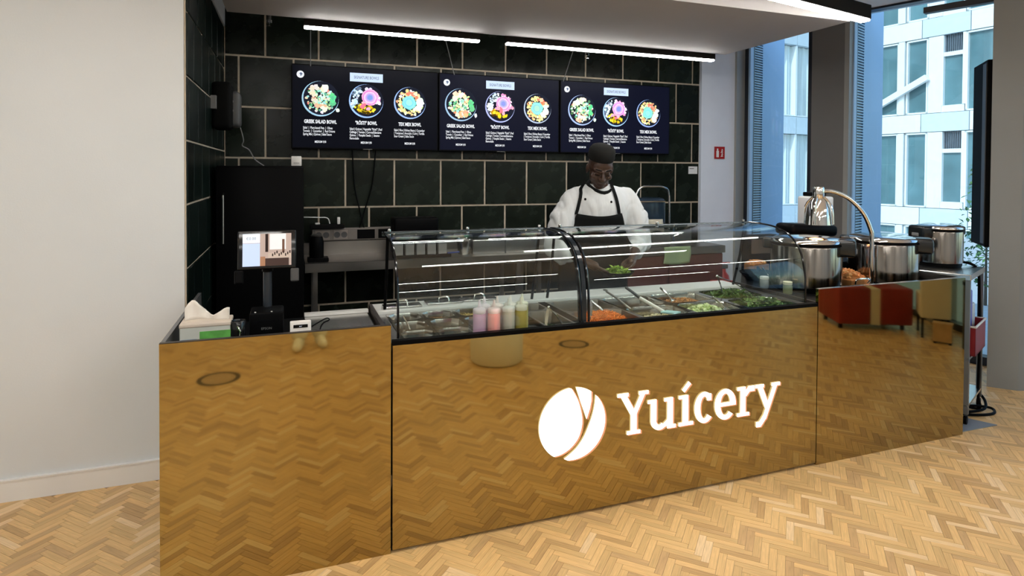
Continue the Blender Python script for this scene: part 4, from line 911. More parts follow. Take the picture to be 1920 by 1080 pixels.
# notices
pl = thing('notice_card', (4.073, 5.487, 1.647), 'small white card on the tiles at the right end of the back wall', 'card')
MB().box(-.055, .055, -.003, .004, -.04, .04).build('card', mat('card_white', (.75, .76, .78), .6, var=.03), pl); MB().box(-.045, .01, -.0042, -.003, .012, .022).build('print', mid_grey, pl)
fs_ = thing('fire_sign', (4.392, 5.452, 1.839), 'small square red fire extinguisher sign on the white pillar', 'sign')
MB().box(-.066, .066, -.003, .004, -.066, .066).build('plate', red, fs_)
wm = mat('sign_print_white', (.8, .8, .8), .5, var=.02)
g = MB(); g.box(-.045, -.012, -.0045, -.003, -.05, .02); g.box(-.038, -.02, -.0045, -.003, .02, .045); g.build('extinguisher_mark', wm, fs_)
g = MB()
for k in range(4): g.prism([(.008 + .012 * (k % 2), -.045 + .022 * k), (.045, -.04 + .022 * k), (.03, -.022 + .022 * k)], -.0, .0015, Matrix(((1, 0, 0, 0), (0, 0, -1, -.003), (0, 1, 0, 0), (0, 0, 0, 1))))
g.build('flame_mark', wm, fs_)
# fire extinguisher
fe = thing('fire_extinguisher', (4.20, 5.14, 0), 'red fire extinguisher with a black hose by the white pillar', 'fire extinguisher')
MB().lathe([(.06, 0), (.072, .02), (.072, .50), (.06, .56), (.03, .60), (.028, .63)], 24).build('cylinder', red, fe, smooth=True)
MB().rbox(-.03, .05, -.02, .02, .63, .67, .006, 2).build('valve', dark_grey, fe); MB().rbox(-.02, .08, -.012, .012, .68, .695, .004, 2).build('lever', red, fe)
MB().tube(smooth_path([(-.03, 0, .66), (-.10, -.02, .68), (-.14, -.03, .60), (-.13, -.04, .45), (-.09, -.06, .30)], 6), .011, 8).build('hose', black, fe, smooth=True)
rb = thing('red_box', (3.88, 4.76, 0), 'low glossy red container in front of the fire extinguisher', 'container')
MB().rbox(-.13, .13, -.12, .10, 0, .565, .03, 3).build('body', red, rb, smooth=True); MB().rbox(-.10, .10, -.08, .06, .565, .59, .01, 2).build('lid', mat('red_lid', (.55, .05, .04), .2, var=.05), rb, smooth=True)

# ================================================================== PEOPLE
skin = mat('dark_brown_skin', (.052, .026, .017), .38, var=.18, vscale=14, spec=.45)
skin_l = mat('light_skin', (.55, .36, .27), .5, var=.08, vscale=14)
jacket_m = mat('white_chef_cotton', (.60, .625, .64), .9, var=.05, vscale=5, bump=1.0, bscale=7, stretch=(2.2, 1.6, .55))
def head_parts(b, c, fw, up, k=1.0):
    fw = Vector(fw).normalized(); sd = fw.cross(Vector(up)).normalized(); u = sd.cross(fw).normalized()     # sd = person's right->image side
    Rm = Matrix((sd, fw, u)).transposed(); c = Vector(c)
    def P(x, y, z): return c + Rm @ Vector((x * k, y * k, z * k))
    R4 = Rm.to_4x4() @ Matrix.Scale(k, 4)
    b.ell(P(0, -.012, .030), (.073, .094, .088), R4, 20, 14); b.ell(P(0, .018, -.035), (.063, .072, .080), R4, 18, 12); b.ell(P(0, .040, -.092), (.036, .042, .030), R4, 14, 10)
    b.ell(P(0, .052, .030), (.058, .030, .045), R4, 14, 10)
    b.cap(P(-.048, .070, .022), P(-.012, .084, .016), .0105, .010); b.cap(P(.048, .070, .022), P(.012, .084, .016), .0105, .010)      # brow
    b.cap(P(0, .082, .012), P(0, .104, -.030), .0085, .0135); b.ell(P(-.014, .092, -.034), (.0105, .013, .009), R4); b.ell(P(.014, .092, -.034), (.0105, .013, .009), R4)
    for s in (-1, 1):
        b.ell(P(s * .031, .072, -.002), (.0165, .013, .0105), R4); b.ell(P(s * .044, .058, -.030), (.024, .022, .020), R4); b.ell(P(s * .076, -.010, -.012), (.010, .022, .034), R4, 12, 8)
    b.ell(P(0, .083, -.063), (.026, .013, .0075), R4); b.ell(P(0, .081, -.077), (.023, .013, .0085), R4); b.ell(P(0, .078, -.070), (.030, .012, .016), R4)
    return P, Rm
def hand_parts(b, wrist, palm, fdir, side, curl=.7):
    wr = Vector(wrist); pc = Vector(palm); d = (pc - wr).normalized(); sd = Vector(side).normalized(); nrm = d.cross(sd).normalized()
    b.cap(wr, pc, .027, .030)
    for k, (o, L) in enumerate(((-.030, .070), (-.010, .082), (.010, .078), (.029, .062))):
        p = pc + sd * o + d * .018; f = Vector(fdir).normalized()
        p1 = p + (d * .6 + f * .4).normalized() * L * .45; p2 = p1 + (d * (1 - curl) + f * curl).normalized() * L * .33; p3 = p2 + (d * (.6 - curl) + f * curl - nrm * .0).normalized() * L * .28
        b.cap(pc + sd * o * .8, p, .011, .0105); b.cap(p, p1, .0105, .0098); b.cap(p1, p2, .0098, .009); b.cap(p2, p3, .009, .0078)
    t0 = wr * .55 + pc * .45 - sd * .028; t1 = t0 - sd * .030 + d * .025 + Vector(fdir) * .012; t2 = t1 + d * .030 + Vector(fdir) * .012
    b.cap(t0, t1, .014, .0115); b.cap(t1, t2, .0115, .0095)
# ---- cook
SL, SR = Vector((1.755, 3.66, 1.465)), Vector((2.195, 3.66, 1.455)); EL, ER = Vector((1.645, 3.63, 1.13)), Vector((2.245, 3.63, 1.14)); WL, WR = Vector((1.742, 3.46, 1.062)), Vector((2.112, 3.46, 1.070))
HL, HR = Vector((1.790, 3.395, 1.030)), Vector((2.052, 3.395, 1.040))
hc = Vector((1.915, 3.565, 1.648)); hf = Vector((-.22, -.86, -.48))
b = MB(); Ph, Rh = head_parts(b, hc, hf, (0.05, 0, 1), 1.07)
b.cap((1.945, 3.635, 1.47), (1.930, 3.595, 1.585), .066, .058)
b.cap((1.96, 3.71, 1.38), (1.96, 3.74, 1.05), .11, .11); b.cap(SL + Vector((.05, 0, -.03)), SR + Vector((-.05, 0, -.03)), .045, .045)
for a, c_, d_ in ((SL + Vector((.03, 0, -.04)), EL, WL), (SR + Vector((-.03, 0, -.04)), ER, WR)): mm = a.lerp(c_, .5) + Vector((.03 if c_.x > 2 else -.03, 0, .01)); b.cap(a, mm, .042, .042); b.cap(mm, c_, .042, .043); b.cap(c_, d_, .043, .030)
hand_parts(b, WL, HL, (.75, -.2, -.35), (-.3, -.8, .2), .6); hand_parts(b, WR, HR, (-.75, -.2, -.35), (.3, -.8, .2), .6)
for s in (-1, 1): b.cap((1.96 + s * .09, 3.74, .92), (1.96 + s * .10, 3.72, .50), .085, .060); b.cap((1.96 + s * .10, 3.72, .50), (1.96 + s * .105, 3.76, .09), .058, .042); b.cap((1.96 + s * .105, 3.77, .055), (1.96 + s * .115, 3.62, .04), .045, .035)
chef = bpy.data.objects.new('person', remesh(b, .0045, 3)); link(chef); chef.data.materials.append(skin)
tag(chef, 'cook in a white jacket, black apron and black cap looking down behind the counter', 'person')
# jacket
b = MB()
rings_ = [(.76, 1.965, 3.745, .19, .14), (.80, 1.965, 3.745, .205, .15), (.95, 1.965, 3.74, .20, .148), (1.10, 1.964, 3.722, .195, .145), (1.22, 1.962, 3.70, .20, .148), (1.32, 1.960, 3.682, .210, .150), (1.40, 1.957, 3.668, .212, .142), (1.45, 1.953, 3.658, .195, .124), (1.485, 1.950, 3.648, .155, .102), (1.515, 1.946, 3.640, .110, .084), (1.54, 1.944, 3.634, .078, .070)]
NR = 28; vs = []
for (z, cx, cy, rx, ry) in rings_:
    for k in range(NR): a = 2 * PI * k / NR; vs.append((cx + rx * math.copysign(abs(math.cos(a)) ** .85, math.cos(a)), cy + ry * math.copysign(abs(math.sin(a)) ** .85, math.sin(a)), z))
b.add(vs, [(i * NR + k, i * NR + (k + 1) % NR, (i + 1) * NR + (k + 1) % NR, (i + 1) * NR + k) for i in range(len(rings_) - 1) for k in range(NR)] + [tuple(range(NR - 1, -1, -1)), tuple(range((len(rings_) - 1) * NR, len(rings_) * NR))])
for S_, E_, W_, sg_ in ((SL, EL, WL, -1), (SR, ER, WR, 1)):
    m_ = S_.lerp(E_, .5) + Vector((sg_ * .018, 0, .01)); b.cap(S_ + Vector((-sg_ * .02, 0, -.022)), m_, .074, .084, 16); b.cap(m_, E_ + Vector((sg_ * .005, 0, 0)), .086, .080, 16); b.cap(E_, E_.lerp(W_, .42), .080, .064, 16); b.cap(E_ + Vector((0, 0, -.03)), E_.lerp(W_, .15) + Vector((0, 0, -.075)), .06, .035, 12)
b.cap((1.89, 3.65, 1.485), SL + Vector((.01, 0, -.015)), .06, .068); b.cap((2.0, 3.65, 1.482), SR + Vector((-.01, 0, -.015)), .06, .068)
jk = remesh(b, .009, 14)
from mathutils import noise as mnoise
jn = [v.normal.copy() for v in jk.vertices]
for v in jk.vertices:   # soft folds, mostly along the sleeves and across the body
    q = v.co; f = mnoise.noise(Vector((q.x * 9, q.y * 9, q.z * 4))) * .006; c1 = mnoise.noise(Vector((q.x * 15 + q.z * 3, q.y * 10, q.z * 3.2))); c2 = mnoise.noise(Vector((q.x * 9 - q.z * 9 + 4, q.y * 9, q.z * 8 + 7))); f += .012 * (abs(c1) * 2.5) ** .6 - .010 + .006 * min(1, abs(c2) * 5)
    if abs(q.x - 1.96) < .17: f *= .45
    v.co = q + jn[v.index] * f
jo = bpy.data.objects.new('jacket', jk); link(jo, chef); jk.materials.append(jacket_m); jk.shade_smooth()
bvh = BVHTree.FromPolygons([v.co.copy() for v in jk.vertices], [tuple(p.vertices) for p in jk.polygons])
def front_y(x, z, off=.012, default=3.55):
    h = bvh.ray_cast(Vector((x, 2.5, z)), Vector((0, 1, 0))); return (h[0].y if h[0] else default) - off
# apron bib and skirt
apron_m = mat('black_apron', (.006, .007, .007), .85, var=.15, spec=.1)
ap = MB(); vs = []; NU, NV = 18, 22
for j in range(NV + 1):
    v = j / NV; z = 1.350 - .82 * v; top = min(1, v / .30); xl = 1.752 - .085 * top; xr = 2.055 + .10 * top
    for i in range(NU + 1):
        u = i / NU; x = xl + (xr - xl) * u; zz = z - (.018 * math.sin(PI * u) if j == 0 else 0); y = min(front_y(x, max(zz, .78), .016, 3.60), 3.60) if abs(x - 1.965) < .17 else front_y(1.965 + .17 * (1 if x > 1.965 else -1), max(zz, .78), .016, 3.60) + abs(abs(x - 1.965) - .17) * .35
        vs.append((x, y, zz))
# relax
for it in range(3):
    nv = list(vs)
    for j in range(NV + 1):
        for i in range(NU + 1):
            ys = [vs[jj * (NU + 1) + ii][1] for jj in (max(j - 1, 0), j, min(j + 1, NV)) for ii in (max(i - 1, 0), i, min(i + 1, NU))]; k = j * (NU + 1) + i
            nv[k] = (vs[k][0], min(vs[k][1], sum(ys) / 9), vs[k][2])
    vs = nv
ap.add(vs, [(j * (NU + 1) + i, j * (NU + 1) + i + 1, (j + 1) * (NU + 1) + i + 1, (j + 1) * (NU + 1) + i) for j in range(NV) for i in range(NU)])
o = ap.build('apron', apron_m, chef, smooth=True); o.modifiers.new('s', 'SOLIDIFY').thickness = .004
for x0, z0, x1, z1 in ((1.748, 1.345, 1.812, 1.565), (2.040, 1.345, 1.995, 1.56)):
    pts = []
    for k in range(9): t = k / 8; x = x0 + (x1 - x0) * t; z = z0 + (z1 - z0) * t; y = front_y(x, min(z, 1.53), .008, 3.6); pts.append((x, y, z))
    sb2 = MB(); vs = []
    for (x, y, z) in pts: vs += [(x - .011, y, z), (x + .011, y, z), (x + .011, y - .004, z), (x - .011, y - .004, z)]
    fs = [(0, 1, 2, 3), (35, 34, 33, 32)]
    for i in range(8):
        for j in range(4): fs.append((i * 4 + j, i * 4 + (j + 1) % 4, (i + 1) * 4 + (j + 1) % 4, (i + 1) * 4 + j))
    sb2.add(vs, fs); sb2.build('apron_strap', apron_m, chef)
# black neckerchief collar
MB().tube([(1.937 + .078 * math.cos(a), 3.615 + .070 * math.sin(a), 1.532 + .030 * math.sin(a) - .018 * max(0, -math.sin(a)) ** 2) for a in [i * PI / 12 for i in range(24)]], .012, 8, True).build('collar', apron_m, chef, smooth=True)
for x, z in ((1.828, 1.443), (2.0, 1.425)):
    MB().ell((x - .02, front_y(x - .02, z, .002), z), (.008, .005, .008)).build('button', black, chef, smooth=True)
# cap follows the head
cm4 = Matrix.Translation(Ph(0, -.016, .066)) @ Rh.to_4x4() @ Matrix.Scale(1.07, 4)
MB().lathe([(.080, -.014), (.0865, .0), (.0875, .030), (.083, .052), (.070, .069), (.045, .079), (.002, .082)], 28, cm4 @ Matrix.Rotation(math.radians(10), 4, 'X'), sx=.93, sy=1.12).build('cap', mat('black_cap', (.012, .012, .0115), .9, var=.1, spec=.15), chef, smooth=True, sharp=60)
for s in (-1, 1): MB().cap(Ph(s * .046, .0795, .030), Ph(s * .016, .0925, .027), .0032, .0038).build('eyebrow', black_matte, chef, smooth=True)
for s in (-1, 1): MB().cap(Ph(s * .043, .080, -.008), Ph(s * .020, .086, -.009), .0018, .0018).build('eyelashes', black_matte, chef, smooth=True)
MB().tube([Ph(-.022, .0945, -.0695), Ph(-.008, .098, -.0690), Ph(.008, .098, -.0690), Ph(.022, .0945, -.0695)], .0022, 6).build('mouth_line', mat('lip_dark', (.030, .010, .008), .5, var=.1), chef, smooth=True)
# bowl he is filling
bw = thing('bowl', (1.925, 3.345, .962), 'flat dark bowl the cook is filling with green salad', 'bowl')
MB().lathe([(.05, 0), (.08, .012), (.105, .038), (.100, .038), (.07, .016), (.002, .006)], 28).build('bowl_body', black, bw, smooth=True, sharp=60)
heap('lettuce', 1.855, 1.995, 3.275, 3.415, .985, .034, 110, 'leaf', [(.30, .48, .07), (.42, .60, .12), (.22, .36, .05)], .022, 'bright green shredded lettuce in the bowl the cook holds', 'lettuce', .45)
# ---- person behind the camera, reflected in the counter front
px_, py_ = .16, -.80
b = MB(); Pq, Rq = head_parts(b, (px_, py_ + .02, 1.68), (.05, 1, -.1), (0, 0, 1)); b.cap((px_, py_ - .02, 1.46), (px_, py_ + .0, 1.60), .056, .052)
b.cap((px_, py_, 1.35), (px_, py_, 1.0), .13, .13); b.cap((px_ - .17, py_, 1.42), (px_ + .17, py_, 1.42), .06, .06)
ha, hb = Vector((px_ - .25, py_ + .04, .86)), Vector((px_ + .25, py_ + .04, .86))
for s, hd in ((-1, ha), (1, hb)):
    sh = Vector((px_ + s * .18, py_, 1.41)); el = Vector((px_ + s * .235, py_ - .02, 1.14)); wr = hd + Vector((0, -.01, .075)); b.cap(sh, el, .05, .042); b.cap(el, wr, .042, .028); hand_parts(b, wr, hd, (-s * .5, .35, -.7), (0, 1, 0), .4)
for s, dx, dy in ((-1, -.02, .06), (1, .02, .0)): b.cap((px_ + s * .09, py_, .92), (px_ + s * .08 + dx, py_ + .02, .5), .08, .055); b.cap((px_ + s * .08 + dx, py_ + .02, .5), (px_ + s * .07 + dx, py_ + dy - .02, .10), .052, .036); b.cap((px_ + s * .07 + dx, py_ + dy - .02, .06), (px_ + s * .08 + dx * 2, py_ + dy + .12, .035), .035, .028)
ph = bpy.data.objects.new('person', remesh(b, .008, 3)); link(ph); ph.data.materials.append(skin_l)
tag(ph, 'person in cream trousers and cream shoes, feet reflected in the cash desk front', 'person')
trm = mat('cream_trousers', (.86, .87, .85), .85, var=.05, bump=.2, bscale=20); shm = mat('cream_shoe', (.90, .90, .86), .6, var=.05)
b = MB(); b.ell((px_, py_, .98), (.17, .12, .14), None, 18, 10)
for s, dx, dy in ((-1, -.02, .06), (1, .02, .0)): b.cap((px_ + s * .085, py_, .92), (px_ + s * .08 + dx, py_ + .02, .5), .098, .085); b.cap((px_ + s * .08 + dx, py_ + .02, .5), (px_ + s * .07 + dx, py_ + dy - .02, .13), .085, .080)
tro = bpy.data.objects.new('trousers', remesh(b, .012, 4)); link(tro, ph); tro.data.materials.append(trm)
for s, dx, dy in ((-1, -.02, .06), (1, .02, .0)):
    a = Vector((px_ + s * .07 + dx, py_ + dy - .04, .045)); c_ = Vector((px_ + s * .080 + dx * 1.6, py_ + dy + .15, .040)); b = MB(); b.cap(a, c_, .050, .042); b.cap(a + Vector((0, .01, .03)), a.lerp(c_, .5) + Vector((0, 0, .02)), .044, .036)
    me = remesh(b, .008, 3); 
    for v in me.vertices: v.co.z = max(v.co.z, .002)
    so_ = bpy.data.objects.new('shoe', me); link(so_, ph); me.materials.append(shm)
b = MB(); b.cap((px_, py_, 1.32), (px_, py_, 1.05), .155, .15); b.cap((px_ - .16, py_, 1.40), (px_ + .16, py_, 1.40), .075, .075)
for s, hd in ((-1, ha), (1, hb)):
    sh = Vector((px_ + s * .18, py_, 1.41)); el = Vector((px_ + s * .235, py_ - .02, 1.14)); b.cap(sh, el, .065, .058); b.cap(el, el.lerp(hd, .6), .058, .045)
swt = bpy.data.objects.new('sweater', remesh(b, .012, 4)); link(swt, ph); swt.data.materials.append(mat('grey_knit', (.22, .22, .24), .9, var=.08))
MB().ell(Pq(0, -.02, .045), (.083, .104, .085), Rq.to_4x4(), 20, 12).build('hair', mat('brown_hair', (.06, .035, .02), .7, var=.2), ph, smooth=True)
# ================================================================== HOT FOOD END
def rice_cooker(x, y, z, r0, h, hinge, label, lidc=None):
    r = thing('rice_cooker', (x, y, z), label, 'rice cooker', 'rice cookers', hinge)
    MB().lathe([(r0 * .92, 0), (r0 * .96, .012), (r0 * .96, .03)], 36).build('base_ring', black, r, smooth=True)
    MB().lathe([(r0, .03), (r0, h * .80), (r0 * .99, h * .82)], 48).build('steel_body', brushed, r, smooth=True)
    MB().lathe([(r0 * .99, h * .815), (r0 * 1.03, h * .83), (r0 * 1.03, h * .865), (r0, h * .87)], 48).build('gasket', black, r, smooth=True)
    MB().lathe([(r0 * 1.0, h * .868), (r0 * 1.02, h * .88), (r0 * 1.0, h * .915), (r0 * .90, h * .95), (r0 * .6, h * .985), (.002, h)], 48).build('lid', chrome, r, smooth=True, sharp=60)
    MB().rbox(r0 * .68, r0 * 1.34, -.075, .075, h * .64, h * .95, .022, 4).build('hinge_block', hinge_m, r, smooth=True)
    MB().rbox(r0 * 1.30, r0 * 1.37, -.03, .03, h * .70, h * .78, .005, 2).build('latch', mid_grey, r)
    MB().rbox(-r0 * 1.22, -r0 * .86, -.05, .05, h * .72, h * .93, .015, 3).build('front_handle', hinge_m, r, smooth=True)
    return r
rice_cooker(3.035, 2.94, .90, .205, .335, -.85, 'large steel rice cooker beside the salad display, nearest the glass')
rice_cooker(3.680, 2.93, .90, .205, .325, -.85, 'large steel rice cooker behind the heat lamp, middle of the three')
rice_cooker(4.30, 2.99, .975, .142, .30, 2.95, 'smaller steel rice cooker on the steel table at the far right')
# heat lamp
hl = thing('heat_lamp', (3.425, 2.80, .90), 'chrome heat lamp on a curved goose neck over the hot food', 'lamp')
MB().lathe([(.06, 0), (.06, .008), (.02, .014)], 24).build('base_plate', chrome, hl, smooth=True)
nk = [(0, 0, .01), (0, 0, .30), (-.012, .005, .38), (-.06, .02, .48), (-.145, .05, .565), (-.24, .08, .605), (-.30, .10, .608)]
MB().tube(smooth_path(nk, 7), .0135, 12).build('goose_neck', chrome, hl, smooth=True)
hd = Matrix.Translation((-.325, .11, .605))
MB().lathe([(.030, .03), (.034, .02), (.034, -.04), (.028, -.05)], 20, hd).build('socket', chrome, hl, smooth=True)
MB().lathe([(.028, -.035), (.048, -.06), (.064, -.10), (.072, -.16), (.076, -.205), (.072, -.205), (.066, -.15), (.036, -.06)], 32, hd, cap=False).build('shade', chrome, hl, smooth=True, sharp=70)
for k in range(4):
    a = k * PI / 2 + .5; MB().tube(smooth_path([hd @ Vector((.030 * math.cos(a), .030 * math.sin(a), -.03)), hd @ Vector((.074 * math.cos(a), .074 * math.sin(a), -.09)), hd @ Vector((.085 * math.cos(a), .085 * math.sin(a), -.20))], 5), .007, 8).build('guard_wire', chrome, hl, smooth=True)
MB().ell(hd @ Vector((0, 0, -.13)), (.042, .042, .06)).build('bulb', emit('heat_bulb', (1, .36, .10), 120.0), hl, smooth=True)
# espresso-style dispenser behind
dm = thing('drink_dispenser', (3.66, 3.36, .90), 'white and steel drinks dispenser behind the heat lamp', 'dispenser')
MB().rbox(-.20, -.04, -.10, .08, .30, .555, .015, 3).build('front', mat('dispenser_white', (.62, .63, .64), .3, var=.04), dm, smooth=True)
MB().rbox(-.165, -.135, -.108, -.10, .39, .52, .004, 2).build('sight_glass', black_gloss, dm); MB().rbox(-.17, -.07, -.06, .06, .555, .585, .008, 2).build('lid', black, dm)
MB().rbox(-.14, -.05, -.09, .08, .10, .30, .008, 2).build('column', steel, dm)
MB().rbox(-.44, .20, -.14, .085, .0, .10, .012, 2).build('base', black, dm)
kb = thing('black_grill', (3.33, 3.30, 1.0), 'black open-lid grill behind the nearest rice cooker', 'grill')
MB().rbox(-.17, .20, -.10, .06, 0, .10, .012, 2).build('base', black, kb); MB().rbox(-.17, .25, -.11, .06, .19, .27, .03, 3, Matrix.Rotation(math.radians(3), 4, 'Y')).build('lid', black, kb, smooth=True); MB().rbox(-.15, -.11, -.02, .02, .09, .20, .004, 1).build('hinge', dark_grey, kb); MB().rbox(.16, .20, -.02, .02, .09, .20, .004, 1).build('hinge', dark_grey, kb)
bo = thing('black_oven', (3.24, 3.62, .90), 'black countertop oven with a grey door behind the right end of the glass guard', 'oven')
MB().rbox(-.115, .16, -.07, .01, .0, .265, .012, 2).build('casing', black, bo); MB().rbox(-.09, .12, -.074, -.07, .13, .235, .004, 2).build('door', mat('door_grey', (.10, .09, .085), .4, var=.08), bo); MB().tube([(-.07, -.09, .25), (.09, -.09, .25)], .006, 8).build('handle', steel_dark, bo, smooth=True)
# wok with ladle, copper pan, jars
wk = thing('frying_pan', (2.985, 3.275, .902), 'black frying pan behind the right end of the salad display', 'pan')
MB().lathe([(.09, 0), (.13, .045), (.135, .047), (.13, .040), (.09, .006), (.002, .004)], 32).build('pan_body', black, wk, smooth=True, sharp=60)
MB().tube([(.08, .09, .04), (.10, .15, .06), (.12, .20, .065)], [.010, .011, .013], 8).build('handle', black, wk, smooth=True)
sd2 = mat('steel_board', (.30, .30, .29), .4, metal=.8, var=.06)
spoon((2.98, 3.255, .985), (3.005, 3.23, .938), 'steel ladle resting in the black frying pan', chrome, (.028, .036), .006, 'ladle', 'ladle')
cp2 = thing('copper_tray', (3.115, 3.455, .902), 'copper coloured tray of hot food beside the nearest rice cooker', 'tray')
MB().rbox(-.07, .07, -.05, .05, 0, .075, .006, 2).build('tray_body', mat('copper', (.60, .28, .10), .3, metal=.6, var=.2, vscale=20), cp2)
heap('hot_food', 3.05, 3.18, 3.41, 3.50, .975, .02, 80, 'cube', [(.55, .22, .07), (.40, .14, .04), (.66, .34, .12)], .016, 'orange brown hot food in the copper tray', 'food', .4)
cp3 = thing('copper_tray', (3.35, 2.93, .902), 'copper tray glowing under the heat lamp between the two large rice cookers', 'tray')
MB().rbox(-.075, .075, -.12, .12, 0, .055, .006, 2).build('tray_body', mat('copper', (.60, .28, .10), .3, metal=.6, var=.2, vscale=20), cp3); MB().tube(smooth_path([(-.05, -.122, .03), (-.05, -.135, .06), (.05, -.135, .06), (.05, -.122, .03)], 4), .006, 8).build('handle', chrome, cp3, smooth=True)
heap('fried_food', 3.285, 3.415, 2.83, 3.03, .955, .04, 110, 'cube', [(.62, .26, .08), (.50, .18, .05), (.72, .38, .14)], .026, 'orange brown fried pieces under the heat lamp', 'food', .4)
def jar(x, y, label, lidm, gm):
    r = thing('jar', (x, y, .90), label, 'jar', 'jars by the right display')
    MB().lathe([(.024, 0), (.027, .006), (.027, .05), (.022, .058)], 18).build('jar_body', gm, r, smooth=True); MB().lathe([(.025, .056), (.026, .058), (.026, .072), (.023, .074)], 18).build('lid', lidm, r, smooth=True)
jar(2.785, 2.83, 'small jar with a cream lid beside the nearest rice cooker', mat('cream_lid', (.70, .66, .48), .5, var=.04), mat('jar_olive', (.20, .22, .12), .2, var=.1)); jar(2.785, 3.02, 'small jar with a white pointed lid beside the frying pan', white_steel, mat('jar_grey', (.22, .24, .26), .2, var=.1))
# ---- steel table at the right end
a25 = math.radians(24)
stb = thing('steel_trolley', (4.105, 2.64, 0), 'stainless steel trolley table standing at the right end of the counter', 'trolley', rz=a25)
MB().rbox(-.02, .48, .0, .385, .935, .973, .004, 1).build('table_top', steel, stb)
MB().box(-.015, .475, .005, .38, .42, .435).build('shelf', steel, stb); MB().box(-.015, .475, .005, .38, .12, .135).build('shelf', steel, stb)
for x in (-.015, .445):
    for y in (.005, .35):
        q = MB().box(x, x + .03, y, y + .03, .07, .935).build('leg', steel_dark, stb); MB().lathe([(.028, 0), (.028, .02)], 14, Matrix.Translation((x + .015, y + .025, .030)) @ Matrix.Rotation(PI / 2, 4, 'X')).build('castor', black, q, smooth=True)
        MB().box(x + .008, x + .022, y + .008, y + .022, .03, .075).build('castor_fork', dark_grey, q)
cr = thing('crate', (4.27, 2.86, .436), 'dark red plastic crate on the shelf of the steel trolley', 'crate', rz=a25)
g = MB(); g.box(-.18, .18, -.15, -.14, .0, .19); g.box(-.18, .18, .14, .15, 0, .19); g.box(-.18, -.17, -.15, .15, 0, .19); g.box(.17, .18, -.15, .15, 0, .19); g.box(-.18, .18, -.15, .15, 0, .01); g.build('body', mat('crate_red', (.22, .008, .015), .4, var=.1), cr)
MB().tube([(-.18, -.15, .19), (.18, -.15, .19), (.18, .15, .19), (-.18, .15, .19)], .008, 6, True).build('rim', white_steel, cr)
g = thing('bottle_pack', (4.24, 2.84, .447), 'blue and white packs standing in the red crate', 'pack', rz=a25)
MB().rbox(-.12, .02, -.10, .06, 0, .40, .01, 2).build('blue_pack', mat('blue_pack', (.12, .14, .55), .4, var=.2, vscale=15), g); MB().rbox(.03, .12, -.10, .06, 0, .30, .01, 2).build('white_pack', mat('white_pack', (.55, .62, .68), .5, var=.2, vscale=18), g)
cb_ = MB(); cb_.tube(smooth_path([(4.36, 2.98, .99), (4.45, 2.92, 1.0), (4.50, 2.86, .96), (4.495, 2.84, .80), (4.49, 2.83, .40), (4.47, 2.82, .10), (4.46, 2.80, .012), (4.40, 2.84, .015), (4.44, 2.92, .06), (4.52, 2.90, .10), (4.54, 2.83, .06), (4.44, 2.76, .02), (4.26, 2.78, .012), (4.18, 2.80, .012), (4.30, 2.72, .012), (4.44, 2.70, .012), (4.50, 2.76, .02), (4.36, 2.82, .03), (4.16, 2.84, .012), (4.05, 2.86, .012)], 6), .009, 8)
tag(cb_.build('power_cable', black, smooth=True), 'black power cable hanging from the trolley and coiled on the floor', 'cable')
mt = MB(); mt.prism([(3.94, 2.585), (4.275, 2.578), (4.19, 2.74), (4.10, 2.92), (3.94, 2.92)], .0008, .006); tag(mt.build('floor_mat', mat('blue_grey_mat', (.20, .23, .27), .7, var=.05)), 'flat blue-grey mat on the floor at the right end of the counter', 'mat')
# portrait display seen edge-on by the column
tv = thing('display_panel', (5.085, 3.125, 1.78), 'upright black display panel seen almost edge-on beside the grey column', 'display', rz=math.radians(45))
MB().rbox(.0, .40, .0, .05, -.725, .725, .006, 2).build('casing', black_matte, tv); MB().box(.012, .388, -.003, .0, -.70, .70).build('screen', black_gloss, tv); MB().box(.01, .10, .05, .056, -.70, .70).build('edge_profile', dark_grey, tv)

# ================================================================== HALL ITEMS SEEN IN THE MIRRORED FRONT
def floor_socket(x, y, rx, ry, label):
    r = thing('floor_socket', (x, y, 0), label, 'floor socket', 'round floor boxes')
    MB().lathe([(1.0, .0005), (1.0, .0022), (.80, .0026), (.78, .0022), (.78, .0005)], 40, Matrix.Diagonal((rx, ry, 1, 1)), cap=False).build('ring', mat('dark_brass', (.06, .04, .02), .5, metal=.3, var=.1), r)
    MB().lathe([(.77, .0004), (.77, .0016), (.001, .0017)], 40, Matrix.Diagonal((rx, ry, 1, 1))).build('lid', mat('oak_lid', (.50, .33, .17), .4, var=.1, vscale=20), r)
floor_socket(-.53, -.06, .155, .165, 'round floor socket reflected near the top left of the bronze front'); floor_socket(2.50, -.02, .145, .135, 'round floor socket reflected under the sauce bottles, right of the pouf')
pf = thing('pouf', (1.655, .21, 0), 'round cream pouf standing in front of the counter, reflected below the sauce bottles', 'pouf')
MB().lathe([(.205, .004), (.222, .02), (.226, .2), (.224, .42), (.205, .45), (.10, .46), (.002, .461)], 44).build('cushion', mat('cream_fabric', (.92, .94, .95), .9, var=.04, bump=.2, bscale=90), pf, smooth=True, sharp=60); MB().lathe([(.20, 0), (.20, .006)], 30).build('base', black, pf)
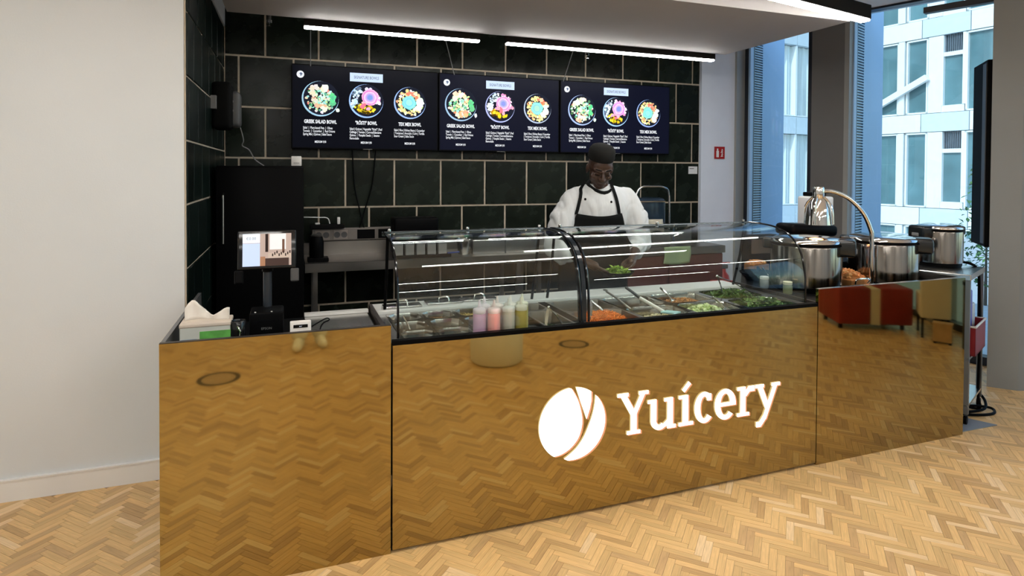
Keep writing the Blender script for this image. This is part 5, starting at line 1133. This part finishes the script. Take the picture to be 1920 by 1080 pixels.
red_f = mat('dark_red_fabric', (.26, .022, .018), .7, var=.12)
# red bench, cream cabinet and crate beyond the right end
rs = thing('bench', (5.74, .60, 0), 'low dark red upholstered bench by the window side, reflected in the right counter panel', 'bench', rz=math.radians(26))
MB().rbox(-.46, -.14, -.45, .0, .06, .44, .02, 3).build('seat', red_f, rs, smooth=True); MB().box(-.14, -.05, -.44, -.01, .06, .43).build('divider', cream, rs); MB().rbox(-.05, .27, -.45, .0, .06, .44, .02, 3).build('seat', red_f, rs, smooth=True); MB().rbox(-.46, .27, -.56, -.455, .06, .85, .03, 3).build('backrest', red_f, rs, smooth=True)
for x in (-.40, .21):
    for y in (-.48, -.10): MB().tube([(x, y, 0), (x, y, .07)], .02, 10).build('leg', black, rs)
cc = thing('armchair', (5.97, .95, 0), 'boxy cream armchair beside the red bench, reflected at the right end of the counter', 'armchair', rz=math.radians(47))
MB().rbox(-.13, .12, -.02, .06, .20, .72, .012, 2).build('backrest', cream, cc); MB().rbox(-.13, .12, -.30, -.02, .20, .42, .012, 2).build('seat', cream, cc)
for x in (-.11, .10):
    for y in (-.27, .03): MB().tube([(x, y, 0), (x, y, .21)], .012, 8).build('leg', black, cc)
wc = thing('wooden_box', (5.86, 1.10, 0), 'small light wooden box on the floor in front of the cream armchair', 'box', rz=math.radians(60))
MB().box(-.075, .075, -.05, .05, .02, .185).build('body', mat('light_wood', (.55, .36, .18), .6, var=.15, vscale=9), wc); MB().box(-.08, .08, -.055, .055, .185, .197).build('lid', mat('light_wood', (.55, .36, .18), .6, var=.15, vscale=9), wc)
for x in (-.06, .06): MB().box(x - .012, x + .012, -.045, .045, 0, .02).build('foot', black, wc)
bp_ = thing('bin', (5.93, 1.40, 0), 'dark upright bin near the window, reflected at the right end of the counter', 'bin')
MB().lathe([(.13, 0), (.14, .01), (.14, .62), (.13, .64), (.06, .66), (.002, .66)], 28).build('body', dark_grey, bp_, smooth=True, sharp=50); MB().lathe([(.145, .60), (.145, .63)], 28).build('rim', black, bp_)

bpy.data.scenes.remove(TMP)
